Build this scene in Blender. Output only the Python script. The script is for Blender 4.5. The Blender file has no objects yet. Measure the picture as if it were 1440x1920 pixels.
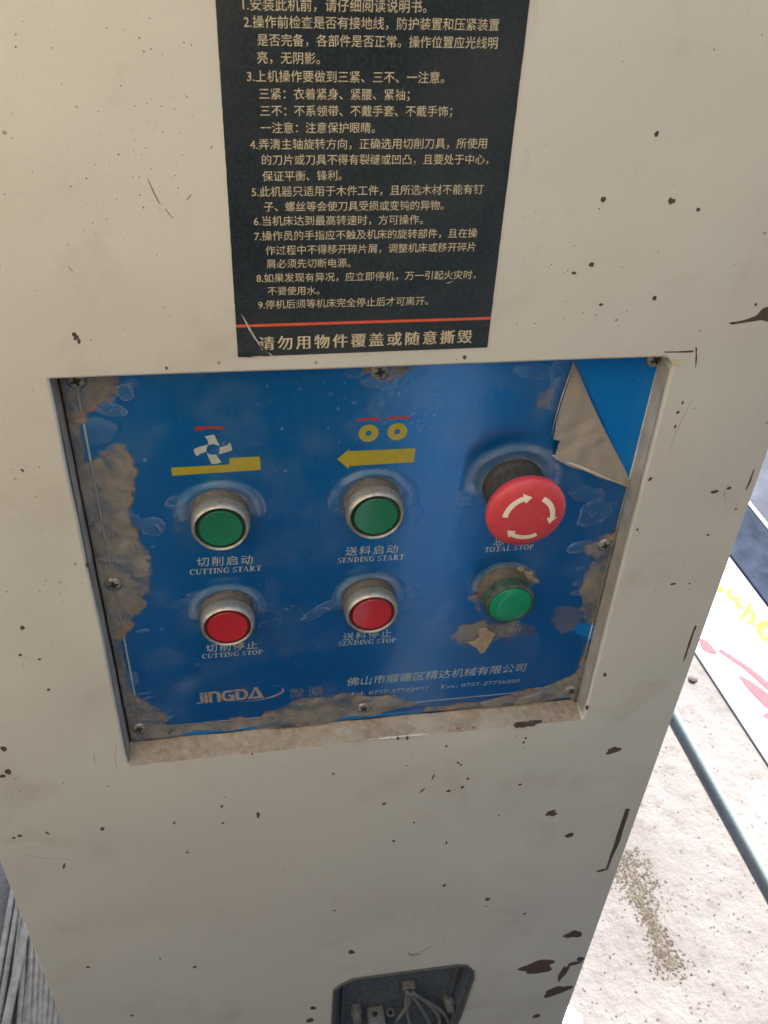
import bpy, bmesh, math, random
import numpy as np
from mathutils import Vector, Matrix
random.seed(7); rng = np.random.default_rng(5)
sc = bpy.context.scene
# ---------------------------------------------------------------- camera
CAM = Vector((0, 0, 1.25))
ROT = ((0.9864, 0.0614, -0.1523), (-0.1588, 0.5937, -0.7888), (0.042, 0.8023, 0.5954))
def _ortho(m):
    a = Vector(m[0]); b = Vector(m[1]); c = Vector(m[2]); return a, b, c
cx = Vector((0.9864, -0.1588, 0.042)).normalized()
cy = Vector((0.0614, 0.5937, 0.8023)); cy = (cy - cx*cy.dot(cx)).normalized()
cz = cx.cross(cy)
RM = Matrix((cx, cy, cz)).transposed()
FPX = 1641.3
cam = bpy.data.objects.new('camera', bpy.data.cameras.new('camera')); sc.collection.objects.link(cam)
cam.matrix_world = Matrix.Translation(CAM) @ RM.to_4x4()
cam.data.sensor_fit = 'VERTICAL'; cam.data.sensor_height = 36; cam.data.sensor_width = 27
cam.data.lens = 36*FPX/1920
cam.data.clip_start = 0.02; cam.data.clip_end = 200
cam.data.dof.use_dof = True; cam.data.dof.focus_distance = 0.43; cam.data.dof.aperture_fstop = 30
sc.camera = cam
# ---------------------------------------------------------------- world, sun, exposure
SUN_EL, SUN_AZ = math.radians(52), math.radians(50)      # azimuth from +X towards +Y
w = bpy.data.worlds.new('World'); sc.world = w; w.use_nodes = True
nt = w.node_tree; bg = nt.nodes['Background']
sky = nt.nodes.new('ShaderNodeTexSky'); sky.sky_type = 'NISHITA'; sky.sun_disc = False
sky.sun_elevation = SUN_EL; sky.sun_rotation = math.radians(90) - SUN_AZ
nt.links.new(sky.outputs[0], bg.inputs[0]); bg.inputs[1].default_value = 0.15
sd = bpy.data.lights.new('sun', 'SUN'); sd.energy = 4; sd.angle = math.radians(0.5); sd.color = (1, .95, .87)
sun = bpy.data.objects.new('sun', sd); sc.collection.objects.link(sun)
sdir = Vector((math.cos(SUN_EL)*math.cos(SUN_AZ), math.cos(SUN_EL)*math.sin(SUN_AZ), math.sin(SUN_EL)))
sun.rotation_euler = sdir.to_track_quat('Z', 'Y').to_euler()
sc.view_settings.view_transform = 'Standard'; sc.view_settings.look = 'None'
sc.view_settings.exposure = 2.4; sc.view_settings.gamma = 1
sc.cycles.max_bounces = 10; sc.cycles.transparent_max_bounces = 12
# ---------------------------------------------------------------- measures
YF = 0.34            # front face of the cabinet
YP = 0.35312         # face of the control plate
def wp(px, py, y=YF):                    # where a sight line meets an upright plane
    r = RM @ Vector(((px-720)/FPX, -(py-960)/FPX, -1)); t = y/r.y; return CAM + r*t
def fp(px, py, z=0.0):                   # where it meets a level plane
    r = RM @ Vector(((px-720)/FPX, -(py-960)/FPX, -1)); t = (z-CAM.z)/r.z; return CAM + r*t
def proj(p):
    v = RM.transposed() @ (Vector(p)-CAM); return 720+FPX*v.x/-v.z, 960-FPX*v.y/-v.z
# ---------------------------------------------------------------- object helpers
def link(o): sc.collection.objects.link(o); return o
def thing(name, loc, label, cat, group=None):
    o = link(bpy.data.objects.new(name, None)); o.location = loc; o.empty_display_size = .02
    o['label'] = label; o['category'] = cat
    if group: o['group'] = group
    return o
ORG = {}
def wloc(o):
    v = Vector(o.location)
    while o.parent: o = o.parent; v = v + Vector(o.location)
    return v
def part(name, verts, faces, mat, parent=None, smooth=False, label=None, kind=None):
    off = wloc(parent) if parent else Vector((0, 0, 0))
    me = bpy.data.meshes.new(name)
    me.from_pydata([tuple(Vector(v)-off) for v in verts], [], faces); me.update()
    if mat: me.materials.append(mat)
    if smooth: me.shade_smooth()
    o = link(bpy.data.objects.new(name, me)); o.parent = parent
    if label: o['label'] = label
    if kind: o['kind'] = kind
    return o
def shade_auto(o, ang=35):
    me = o.data; bm = bmesh.new(); bm.from_mesh(me)
    for f in bm.faces: f.smooth = True
    for e in bm.edges:
        if len(e.link_faces) == 2 and e.calc_face_angle(0) > math.radians(ang): e.smooth = False
    bm.to_mesh(me); bm.free()
def bev(o, wd, seg=2):
    m = o.modifiers.new('bevel', 'BEVEL'); m.width = wd; m.segments = seg; m.limit_method = 'ANGLE'; m.angle_limit = math.radians(40)
    return o
class MB:
    def __init__(s): s.v = []; s.f = []
    def add(s, vs, fs): n = len(s.v); s.v += [Vector(v) for v in vs]; s.f += [tuple(i+n for i in f) for f in fs]
    def box(s, a, b):
        x0, y0, z0 = a; x1, y1, z1 = b
        s.add([(x0,y0,z0),(x1,y0,z0),(x1,y1,z0),(x0,y1,z0),(x0,y0,z1),(x1,y0,z1),(x1,y1,z1),(x0,y1,z1)],
              [(0,3,2,1),(4,5,6,7),(0,1,5,4),(1,2,6,5),(2,3,7,6),(3,0,4,7)])
    def prism(s, pts, ya, yb):            # pts: (x,z) ccw; ya front (towards camera), yb back
        n = len(pts); s.add([(p[0], ya, p[1]) for p in pts]+[(p[0], yb, p[1]) for p in pts],
            [tuple(range(n)), tuple(range(2*n-1, n-1, -1))]+[(i, i+n, (i+1) % n+n, (i+1) % n) for i in range(n)])
    def tube(s, path, rad, n=10, cap=True):
        path = [Vector(p) for p in path]; rings = []; up = None
        for i, p in enumerate(path):
            t = (path[min(i+1, len(path)-1)]-path[max(i-1, 0)]).normalized()
            if up is None: up = t.orthogonal().normalized()
            a = (up - t*up.dot(t)).normalized(); up = a; b = t.cross(a)
            r = rad[i] if isinstance(rad, (list, tuple)) else rad
            rings.append([p + (a*math.cos(q)+b*math.sin(q))*r for q in [2*math.pi*k/n for k in range(n)]])
        vs = [v for rg in rings for v in rg]; fs = []
        for i in range(len(path)-1):
            for k in range(n): fs.append((i*n+k, i*n+(k+1) % n, (i+1)*n+(k+1) % n, (i+1)*n+k))
        if cap: fs += [tuple(range(n-1, -1, -1)), tuple(range((len(path)-1)*n, len(path)*n))]
        s.add(vs, fs)
    def lathe(s, x, z, prof, n=64, tilt=None):       # prof: (r, y) from outside to inside, axis along Y
        vs = []; fs = []
        for r, y in prof:
            for k in range(n):
                q = 2*math.pi*k/n; vs.append((x+r*math.cos(q), y, z+r*math.sin(q)))
        for i in range(len(prof)-1):
            for k in range(n): fs.append((i*n+k, i*n+(k+1) % n, (i+1)*n+(k+1) % n, (i+1)*n+k))
        vs.append((x, prof[-1][1], z)); c = len(vs)-1
        if prof[-1][0] > 1e-6:
            for k in range(n): fs.append(((len(prof)-1)*n+k, (len(prof)-1)*n+(k+1) % n, c))
        s.add(vs, fs)
    def build(s, name, mat, parent=None, **k): return part(name, s.v, s.f, mat, parent, **k)
# ---------------------------------------------------------------- materials
class NT:
    def __init__(s, name):
        s.m = bpy.data.materials.new(name); s.m.use_nodes = True; s.t = s.m.node_tree
        s.b = s.t.nodes['Principled BSDF']; s.out = s.t.nodes['Material Output']
    def n(s, typ, **k):
        o = s.t.nodes.new('ShaderNode'+typ)
        for a, v in k.items(): setattr(o, a, v)
        return o
    def l(s, a, b): s.t.links.new(a, b)
    def obj(s): return s.n('TexCoord').outputs['Object']
    def noise(s, scale, detail=4, rough=.55, vec=None, dist=0):
        o = s.n('TexNoise'); o.inputs['Scale'].default_value = scale; o.inputs['Detail'].default_value = detail
        o.inputs['Roughness'].default_value = rough; o.inputs['Distortion'].default_value = dist
        s.l(vec or s.obj(), o.inputs['Vector']); return o.outputs['Fac']
    def ramp(s, fac, stops):
        o = s.n('ValToRGB'); e = o.color_ramp.elements
        while len(e) < len(stops): e.new(0.5)
        for q, (p, c) in zip(e, stops): q.position = p; q.color = (c if len(c) == 4 else (*c, 1)) if hasattr(c, '__len__') else (c, c, c, 1)
        s.l(fac, o.inputs[0]); return o.outputs[0]
    def mix(s, fac, a, b, typ='MIX'):
        o = s.n('Mix', data_type='RGBA', blend_type=typ)
        for i, v in ((0, fac), (6, a), (7, b)):
            if hasattr(v, 'is_output'): s.l(v, o.inputs[i])
            elif i: o.inputs[i].default_value = (*v, 1) if len(v) == 3 else v
            else: o.inputs[i].default_value = v
        return o.outputs[2]
    def math(s, op, a, b=0.0, clamp=False):
        o = s.n('Math', operation=op, use_clamp=clamp)
        for i, v in ((0, a), (1, b)):
            if hasattr(v, 'is_output'): s.l(v, o.inputs[i])
            else: o.inputs[i].default_value = v
        return o.outputs[0]
    def bump(s, h, strength, dist=.001, nrm=None):
        o = s.n('Bump'); o.inputs['Strength'].default_value = strength; o.inputs['Distance'].default_value = dist
        s.l(h, o.inputs['Height'])
        if nrm: s.l(nrm, o.inputs['Normal'])
        return o.outputs[0]
    def set(s, **k):
        for a, v in k.items():
            i = s.b.inputs[a.replace('_', ' ')]
            if hasattr(v, 'is_output'): s.l(v, i)
            elif hasattr(v, '__len__') and len(v) == 3: i.default_value = (*v, 1)
            else: i.default_value = v
        return s.m
    def attr(s, name): return s.n('Attribute', attribute_name=name).outputs['Fac']
def plain(name, col, rough=.5, metal=0, var=.12, scale=300, bumpd=.0001, **k):
    t = NT(name); n = t.noise(scale, 3)
    c = t.mix(t.ramp(n, [(.3, 0.0), (.7, 1.0)]), tuple(x*(1-var) for x in col), tuple(min(1, x*(1+var)) for x in col))
    return t.set(Base_Color=c, Roughness=rough, Metallic=metal, Normal=t.bump(n, .3, bumpd), **k)

def paint_material():
    t = NT('cream_paint')
    base = t.mix(t.ramp(t.noise(4, 3), [(.35, 0.0), (.65, 1.0)]), (.54, .52, .462), (.59, .57, .512))
    smudge = t.ramp(t.noise(22, 6, .62, dist=.6), [(.56, 0.0), (.74, 1.0)])
    c = t.mix(t.math('MULTIPLY', smudge, .34), base, (.36, .31, .235))
    pinkish = t.ramp(t.noise(5.5, 3, .6, dist=.4), [(.50, 0.0), (.66, 1.0)]); c = t.mix(t.math('MULTIPLY', pinkish, .25), c, (.47, .40, .37))
    fine = t.ramp(t.noise(900, 3, .6), [(.35, 0.0), (.66, 1.0)])
    c = t.mix(t.math('MULTIPLY', fine, .12), c, (.72, .68, .60))
    # tiny dark fly specks
    v = t.n('TexVoronoi', feature='F1'); v.inputs['Scale'].default_value = 120; v.inputs['Randomness'].default_value = 1
    t.l(t.obj(), v.inputs['Vector'])
    rnd = t.n('SeparateColor'); t.l(v.outputs['Color'], rnd.inputs[0])
    pick = t.math('GREATER_THAN', rnd.outputs[0], .86)
    sz = t.math('MULTIPLY', rnd.outputs[1], .12)
    dot = t.math('MULTIPLY', t.math('LESS_THAN', v.outputs['Distance'], sz), pick)
    region = t.ramp(t.noise(9, 2), [(.45, 0.0), (.6, 1.0)])
    c = t.mix(t.math('MULTIPLY', t.math('MULTIPLY', dot, region), .6), c, (.12, .095, .06))
    peel = t.noise(420, 2, .4)
    nb = t.bump(peel, .22, .0006)
    nb = t.bump(t.noise(7, 2), .4, .012, nb)
    return t.set(Base_Color=c, Roughness=.46, Normal=nb, Specular_IOR_Level=.4)
M = {}
M['paint'] = paint_material()
t = NT('dusty_ledge'); n1 = t.noise(260, 6, .7); n2 = t.noise(30, 4, .6)
c = t.mix(t.ramp(n1, [(.3, 0.0), (.7, 1.0)]), (.21, .165, .115), (.40, .34, .26)); c = t.mix(t.ramp(n2, [(.45, 0.0), (.75, .8)]), c, (.46, .41, .33))
M['dust'] = t.set(Base_Color=c, Roughness=.95, Normal=t.bump(n1, .8, .0012))
M['primer'] = plain('brown_primer', (.080, .050, .041), .75, var=.4, scale=900)
M['gap'] = plain('dark_gap_shadow', (.035, .03, .026), .9, var=.4, scale=600)
t = NT('navy_sticker'); n1 = t.noise(700, 4, .7); n2 = t.noise(14, 3)
c = t.mix(t.ramp(n1, [(.35, 0.0), (.75, 1.0)]), (.007, .012, .016), (.030, .040, .046))
c = t.mix(t.ramp(n2, [(.4, 0.0), (.75, .6)]), c, (.06, .065, .065))
M['navy'] = t.set(Base_Color=c, Roughness=.36, Normal=t.bump(t.noise(260, 3), .35, .0005), Specular_IOR_Level=.45)
t = NT('gold_print'); n1 = t.noise(1800, 2)
gc = t.mix(t.ramp(n1, [(.3, 0.0), (.6, 1.0)]), (.38, .32, .20), (.66, .57, .40)); M['gold'] = t.set(Base_Color=t.mix(t.ramp(t.noise(150, 5, .7), [(.56, 0.0), (.72, .75)]), gc, (.10, .095, .075)), Roughness=.5)
M['redline'] = plain('red_print', (.62, .10, .045), .5)
# blue anodised plate with vertical brushing
t = NT('blue_brushed_plate')
mp = t.n('Mapping'); t.l(t.obj(), mp.inputs[0]); mp.inputs['Scale'].default_value = (1, 1, .02)
br = t.noise(1500, 3, .6, mp.outputs[0]); br2 = t.noise(120, 3, .6, mp.outputs[0])
c = t.mix(t.ramp(br, [(.3, 0.0), (.7, 1.0)]), (.003, .205, .63), (.005, .25, .76))
sp = t.n('TexVoronoi'); sp.inputs['Scale'].default_value = 260; t.l(t.obj(), sp.inputs['Vector'])
spc = t.n('SeparateColor'); t.l(sp.outputs['Color'], spc.inputs[0])
spk = t.math('MULTIPLY', t.math('LESS_THAN', sp.outputs['Distance'], t.math('MULTIPLY', spc.outputs[0], .22)), t.math('GREATER_THAN', spc.outputs[1], .75))
c = t.mix(t.math('MULTIPLY', spk, .35), c, (.12, .34, .60))
M['blue'] = t.set(Base_Color=c, Metallic=.4, Roughness=t.ramp(br2, [(.3, .20), (.7, .25)]),
                  Normal=t.bump(br, .12, .0002), Coat_Weight=0.0)
M['white_ink'] = plain('white_print', (.74, .76, .77), .5, var=.15, scale=900)
M['yellow_ink'] = plain('yellow_print', (.66, .53, .05), .5, var=.08)
M['red_ink'] = plain('red_print_bright', (.62, .045, .06), .5)
M['pink_ink'] = plain('pale_pink_print', (.68, .50, .48), .5)
# worn nickel bezel, dusty
t = NT('worn_nickel'); n1 = t.noise(380, 5, .65); n2 = t.noise(90, 4, .6)
c = t.mix(t.ramp(n2, [(.35, 0.0), (.7, 1.0)]), (.36, .32, .26), (.50, .46, .39)); c = t.mix(t.ramp(n1, [(.50, 0.0), (.68, .8)]), c, (.15, .115, .08))
M['nickel'] = t.set(Base_Color=c, Metallic=t.ramp(n1, [(.5, .75), (.7, .1)]), Roughness=t.ramp(n2, [(.3, .36), (.7, .55)]), Normal=t.bump(n1, .3, .0003))
t = NT('grimy_collar'); n1 = t.noise(420, 5, .65)
c = t.mix(t.ramp(n1, [(.3, 0.0), (.7, 1.0)]), (.085, .068, .05), (.19, .16, .12))
M['collar'] = t.set(Base_Color=c, Metallic=.15, Roughness=.72, Normal=t.bump(n1, .6, .0005))
M['black'] = plain('black_plastic', (.018, .018, .017), .45, var=.3)
M['black_dusty'] = plain('dusty_black_plastic', (.04, .036, .03), .75, var=.45, scale=500, bumpd=.0004)
def lens(name, col, dark, **k):
    t = NT(name); n = t.noise(500, 4, .6)
    c = t.mix(t.ramp(n, [(.5, 0.0), (.8, .5)]), col, dark)
    return t.set(Base_Color=c, Roughness=.28, Subsurface_Weight=.15, Subsurface_Scale=.002, Coat_Weight=.35, Coat_Roughness=.1, Normal=t.bump(n, .12, .0002), **k)
M['green'] = lens('green_lens', (.012, .16, .075), (.02, .10, .05))
M['green_ring'] = lens('dark_green_ring', (.006, .035, .02), (.01, .02, .012))
M['lampgreen'] = lens('bright_green_lens', (.0, .25, .11), (.01, .18, .09))
M['lampbody'] = plain('green_grimy_plastic', (.045, .075, .05), .55, var=.5, scale=350, bumpd=.0004)
M['red'] = lens('red_lens', (.46, .016, .024), (.34, .02, .022))
M['red_ring'] = lens('dark_red_ring', (.12, .006, .01), (.06, .01, .01))
t = NT('red_mushroom'); n1 = t.noise(240, 5, .6)
M['mush'] = t.set(Base_Color=t.mix(t.ramp(n1, [(.4, 0.0), (.8, .6)]), (.58, .045, .055), (.54, .10, .10)), Roughness=.5, Normal=t.bump(t.noise(700, 2), .15, .0003), Subsurface_Weight=.1, Subsurface_Scale=.002)
M['cream'] = plain('cream_arrow', (.82, .70, .56), .5, var=.06)
t = NT('screw_steel'); n1 = t.noise(600, 4, .6)
M['screw'] = t.set(Base_Color=t.mix(t.ramp(n1, [(.4, 0.0), (.65, 1.0)]), (.50, .48, .44), (.20, .165, .125)), Metallic=.7, Roughness=.5, Normal=t.bump(n1, .4, .0003))
M['slot'] = plain('slot_dark', (.03, .024, .018), .9, var=.3)
M['line'] = plain('pale_border_print', (.60, .66, .68), .4, var=.25, scale=500)

# ---------------------------------------------------------------- ground
t = NT('concrete_floor'); n1 = t.noise(28, 8, .65); n2 = t.noise(2.2, 4, .6); n3 = t.noise(160, 4, .7)
c = t.mix(t.ramp(n2, [(.35, 0.0), (.7, 1.0)]), (.130, .118, .114), (.215, .203, .199))
c = t.mix(t.ramp(n1, [(.54, 0.0), (.70, .7)]), c, (.115, .100, .092)); c = t.mix(t.ramp(n3, [(.62, 0.0), (.72, .8)]), c, (.06, .05, .045))
M['concrete'] = t.set(Base_Color=c, Roughness=.95, Specular_IOR_Level=.15, Normal=t.bump(n1, .9, .01))
g = MB(); g.add([(-60,-60,0),(60,-60,0),(60,60,0),(-60,60,0)], [(0,1,2,3)])
fl = g.build('floor', M['concrete']); fl['kind'] = 'structure'; fl['label'] = 'pale rough concrete floor in bright sun'

# unseen walls and roof, added to shape the light and reflections on the cabinet
M['wall'] = plain('warm_bounce', (.80, .64, .40), .9, var=.06, scale=6, bumpd=.002)
M['roof'] = plain('brown_shade_roof', (.10, .085, .07), .8, var=.2, scale=8)
M['dark_blocker'] = plain('dark_light_blocker', (.06, .063, .065), .7, var=.2, scale=12, bumpd=.001)
M['grey'] = plain('grey_added_wall', (.17, .175, .18), .85, var=.1, scale=12)
M['pale'] = plain('pale_reflection_strip', (.70, .72, .72), .8, var=.1, scale=12, bumpd=.001)
def struct_box(name, a, b_, mat, lab):
    m = MB(); m.box(a, b_); o = m.build(name, mat); o['kind'] = 'structure'; o['label'] = lab; return o
struct_box('added_light_wall', (-4.5, -.50, 1.32), (-.02, -.38, 2.7), M['wall'], 'unseen warm wall added to bounce sun onto the cabinet')
struct_box('added_light_wall', (-.02, -.50, 1.32), (1.3, -.38, 2.7), M['grey'], 'unseen grey wall added to dim the light from the right')
struct_box('added_dark_wall', (-4.5, -.50, 0), (1.3, -.37, 1.318), M['dark_blocker'], 'unseen dark lower wall added to cut light on the lower cabinet')
struct_box('added_reflection_strip', (.225, -.366, 0), (.33, -.34, 1.0), M['pale'], 'unseen pale strip added for the bright band reflected in the plate')  # unseen strip, added only for its reflection in the plate
struct_box('added_reflection_strip', (-.26, -.366, 0), (-.12, -.34, 1.0), M['grey'], 'unseen grey strip added for the left reflection in the plate')
struct_box('added_side_blocker', (1.3, -.50, 0), (1.4, .16, 2.7), M['grey'], 'unseen grey wall added to block light from the right')
struct_box('added_shade_roof', (-4.5, .22, 2.28), (3.0, 1.8, 2.33), M['roof'], 'unseen brown roof added to shade the machine front and floor')  # unseen roof, added to block sky and sun
struct_box('added_shade_roof', (-4.5, 1.8, 2.28), (1.1, 3.6, 2.33), M['roof'], 'unseen brown roof added to shade the floor at left')

# ---------------------------------------------------------------- cabinet
XL, XR = -.1670, .2638
ZT = 1.62
cab = thing('machine_cabinet', (.05, .5, 0), 'cream painted steel machine cabinet with chipped paint and a recessed control panel', 'machine cabinet')
OTL, OTR, OBL, OBR = wp(92, 712), wp(1266, 670), wp(240, 1435), wp(1094, 1348)
def curve_slab(name, outlines, y0, depth, bevd, mat, parent, seg=3):
    cu = bpy.data.curves.new(name, 'CURVE'); cu.dimensions = '2D'; cu.fill_mode = 'BOTH'
    cu.extrude = depth/2 - bevd; cu.bevel_depth = bevd; cu.bevel_resolution = seg; cu.offset = -bevd
    for pts in outlines:
        s = cu.splines.new('POLY'); s.points.add(len(pts)-1)
        for q, p in zip(s.points, pts): q.co = (p[0], p[1], 0, 1)
        s.use_cyclic_u = True
    o = link(bpy.data.objects.new(name+'_tmp', cu)); bpy.context.view_layer.update()
    me = bpy.data.meshes.new_from_object(o.evaluated_get(bpy.context.evaluated_depsgraph_get()))
    bpy.data.objects.remove(o); bpy.data.curves.remove(cu)
    # curve plane XY -> world XZ, normal towards -Y
    vs = [Vector((v.co.x, y0+depth/2 - v.co.z, v.co.y)) for v in me.vertices]
    fs = [tuple(reversed(p.vertices)) for p in me.polygons]
    bpy.data.meshes.remove(me)
    bm = bmesh.new(); bv = [bm.verts.new(v) for v in vs]
    for f in fs:
        try: bm.faces.new([bv[i] for i in f])
        except ValueError: pass
    bmesh.ops.remove_doubles(bm, verts=bm.verts, dist=1e-6); bmesh.ops.recalc_face_normals(bm, faces=bm.faces)
    me = bpy.data.meshes.new(name); bm.verts.ensure_lookup_table()
    off = wloc(parent) if parent else Vector((0,0,0))
    for v in bm.verts: v.co -= off
    bm.to_mesh(me); bm.free(); me.materials.append(mat)
    o = link(bpy.data.objects.new(name, me)); o.parent = parent; shade_auto(o, 28)
    for p in o.data.polygons:
        if abs(p.normal.y) > .9995: p.use_smooth = False
    return o
def arc(cx_, cz_, r, a0, a1, n=6): return [(cx_+r*math.cos(math.radians(a0+(a1-a0)*i/n)), cz_+r*math.sin(math.radians(a0+(a1-a0)*i/n))) for i in range(n+1)]
def edge(a, b, n, amp):        # slightly uneven cut edge
    out = []
    for i in range(n):
        u = i/n; p = Vector((a[0], a[1])).lerp(Vector((b[0], b[1])), u); d = Vector((b[0]-a[0], b[1]-a[1])).normalized()
        k = amp*(math.sin(u*9+a[0]*50)+.6*math.sin(u*23+1)) if 0 < i < n else 0
        out.append((p.x - d.y*k, p.y + d.x*k))
    return out
rc = .0065
hole = (edge((OTL.x, OTL.z), (OBL.x, OBL.z), 14, .00025) + edge((OBL.x, OBL.z), (OBR.x-.002, OBR.z), 14, .00018)
        + arc(OBR.x-.0018, OBR.z+.0018, .0018, -90, 0, 3) + edge((OBR.x, OBR.z+.002), (OTR.x, OTR.z-rc), 10, .0001)[1:]
        + arc(OTR.x-rc, OTR.z-rc, rc, 0, 90, 6) + edge((OTR.x-rc, OTR.z), (OTL.x, OTL.z), 10, .0001)[1:])
def sp_(px, py): v = wp(px, py); return (v.x, v.z)
sock_px = [(661, 1836), (857, 1810), (872, 1811), (884, 1821), (884, 1834), (860, 1905), (846, 1935), (800, 2010), (640, 2030), (626, 1990), (625, 1925), (629, 1856), (637, 1849)]
sock = [sp_(*p) for p in sock_px]
sock_r = sock
outer = [(XL, .02), (XR, .02), (XR, ZT), (XL, ZT)]
front = curve_slab('front_panel', [outer, hole, sock_r], YF, .0142, .0013, M['paint'], cab)
b = MB(); t_ = .002; y0, y1 = YF+.0145, YF+.40
b.box((XL, y0, .02), (XL+t_, y1, ZT)); b.box((XR-t_, y0, .02), (XR, y1, ZT)); b.box((XL+t_, y1-t_, .02), (XR-t_, y1, ZT)); b.box((XL+t_, y0, ZT-t_), (XR-t_, y1-t_, ZT))
b.box((XL+t_, y0, .02), (XR-t_, y1-t_, .022))
b.build('cabinet_shell', M['paint'], cab)
# back wall of the recess behind the plate
b = MB(); b.box((OTL.x-.006, YF+.0146, OBL.z-.006), (OBR.x+.006, YF+.0160, OTL.z+.006)); b.build('recess_back', M['gap'], cab)  # its dark colour stands in for shadow in the gap below the plate
# dusty ledge along the lower edge of the recess
b = MB(); nx, ny = 90, 8
for j in range(ny+1):
    for i in range(nx+1):
        u = i/nx; v = j/ny; x = OBL.x+.0006 + (OBR.x-OBL.x-.0022)*u; y = YF - .00018 + (.0142)*v
        zz = OBL.z + (OBR.z-OBL.z)*u - .0010*(1-v)**9 + .00045 + (.0034-.0008*u)*v**1.8 + .0004*math.sin(u*40+v*3)*v + random.uniform(0, .00025)
        b.v.append(Vector((x, y, zz)))
for j in range(ny):
    for i in range(nx): a = j*(nx+1)+i; b.f.append((a, a+1, a+nx+2, a+nx+1))
b.build('ledge_dust', M['dust'], cab, smooth=True)

M['wallshade'] = plain('shaded_recess_paint', (.37, .345, .305), .7, var=.22, scale=60, bumpd=.0005)  # darker paint strips stand in for shade on the recess side walls
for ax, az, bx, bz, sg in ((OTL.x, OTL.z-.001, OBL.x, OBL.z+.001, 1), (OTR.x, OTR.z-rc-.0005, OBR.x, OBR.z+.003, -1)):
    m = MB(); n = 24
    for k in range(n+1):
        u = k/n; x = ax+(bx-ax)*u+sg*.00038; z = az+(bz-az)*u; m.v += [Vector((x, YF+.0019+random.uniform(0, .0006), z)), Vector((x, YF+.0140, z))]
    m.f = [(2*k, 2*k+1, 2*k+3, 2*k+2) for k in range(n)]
    m.build('recess_wall_shade', M['wallshade'], cab)
# paint chips ----------------------------------------------------------------
def blob(cx_, cz_, w_, h_, ang, seed, n=14, rough=.16):
    r = random.Random(seed); ph = [r.uniform(0, 6.28) for _ in range(4)]; out = []
    for i in range(n):
        q = 2*math.pi*i/n; k = 1 + rough*(math.sin(2*q+ph[0])*.5+math.sin(3*q+ph[1])*.5+math.sin(5*q+ph[2])*.35) + r.uniform(-.05, .05)
        x, z = math.cos(q)*w_/2*k, math.sin(q)*h_/2*k; a = math.radians(ang)
        out.append((cx_+x*math.cos(a)-z*math.sin(a), cz_+x*math.sin(a)+z*math.cos(a)))
    return out
chips = [(1231,251,8,13,0),(1131,374,10,12,0),(1259,377,13,13,0),(1309,393,8,8,30),(1109,496,10,10,0),(1076,512,9,6,0),(1227,559,9,9,0),(1127,571,9,5,0),(871,670,7,9,0),
 (139,627,9,9,0),(143,633,9,12,-40),(148,640,7,10,-20),(312,690,6,6,0),(42,882,5,7,20),(163,1060,4,10,0),(1280,755,4,7,0),(1271,773,6,6,0),(1266,800,4,8,0),(1219,898,6,9,-20),(1340,922,16,6,15),(1367,915,9,5,20),
 (1195,993,4,6,0),(1327,1003,6,4,0),(1262,1095,12,4,0),(1134,1265,6,9,20),(1101,1327,6,8,0),(1150,1407,24,13,5),(42,1177,9,9,0),(38,1228,7,5,0),(74,1236,7,4,0),(91,1293,7,5,0),(7,1404,13,10,0),(15,1447,12,12,0),(5,1455,12,7,0),
 (192,1554,9,7,0),(89,1562,5,7,30),(37,1567,9,5,0),(26,1571,7,4,0),(120,1624,5,11,-15),(484,1528,7,11,0),(416,1512,5,6,0),(418,1543,6,4,20),(327,1543,4,6,-20),(351,1598,6,4,0),(659,1785,12,9,10),(587,1890,12,7,15),(581,1913,15,8,15),(1034,1525,22,11,10),(1068,1566,18,8,15),
 (1075,1752,30,14,8),(1008,1813,66,22,5),(1056,1824,12,32,-8),(1078,1806,26,6,12),(1044,1858,44,17,12),(1088,1798,14,9,20),(1006,1905,13,8,15),(1128,1632,18,5,8),(165,1813,7,5,0),(248,1904,6,4,0),(365,1813,7,5,0),(300,1797,4,4,0),
 (812,1457,3,13,-12),(792,1482,4,11,-35),(841,1483,8,5,0),(867,1476,7,5,-20),(877,1460,7,4,0),(859,1430,6,4,0),(864,1434,6,3,-10),(837,1399,5,4,20),(720,1507,7,5,0),(738,1577,7,4,15),(837,1580,4,6,0),(833,1660,8,5,20),(914,1686,10,6,0),(975,1471,7,4,0),(984,1713,5,4,0),(776,1542,4,3,30),(625,1451,5,4,0),(935,1529,4,3,0),(912,1699,3,3,0),
 (986,1384,5,4,0),(982,1392,6,4,15),(762,1436,3,3,0),(627,1707,5,3,0),(473,1414,5,3,0),(1293,1094,4,3,0),(1380,954,5,3,0),(1417,571,5,6,0)]
for i, (px, py, ww, hh, ang) in enumerate(chips):
    c0 = wp(px, py); sx = (wp(px+5, py)-wp(px-5, py)).length/10; sz = (wp(px, py+5)-wp(px, py-5)).length/10
    m = MB(); m.prism(blob(c0.x, c0.z, ww*sx*.95, hh*sz*.95, ang, i*3+1, 12 if ww*hh < 150 else 44, .16 if ww*hh < 150 else .30), YF-.00010, YF+.0006); m.build('paint_chip', M['primer'], cab)
def chip_poly(pts, name='paint_chip', y=YF, mat='primer', parent=cab, th=.0001, sub=3, amp=.0002):
    P = [wp(*p, y) for p in pts]; q = []
    for a, c in zip(P, P[1:]+P[:1]):
        for k in range(sub):
            v = a.lerp(c, k/sub); q.append((v.x+(random.uniform(-amp, amp) if k else 0), v.z+(random.uniform(-amp, amp) if k else 0)))
    ar = sum(a[0]*c[1]-c[0]*a[1] for a, c in zip(q, q[1:]+q[:1]))
    if ar < 0: q.reverse()
    m = MB(); m.prism(q, y-th, y+.0006); return m.build(name, M[mat], parent)
chip_poly([(1366,605),(1385,602),(1405,597),(1420,590),(1428,580),(1445,572),(1445,603),(1425,600),(1400,604),(1372,609)])
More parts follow.
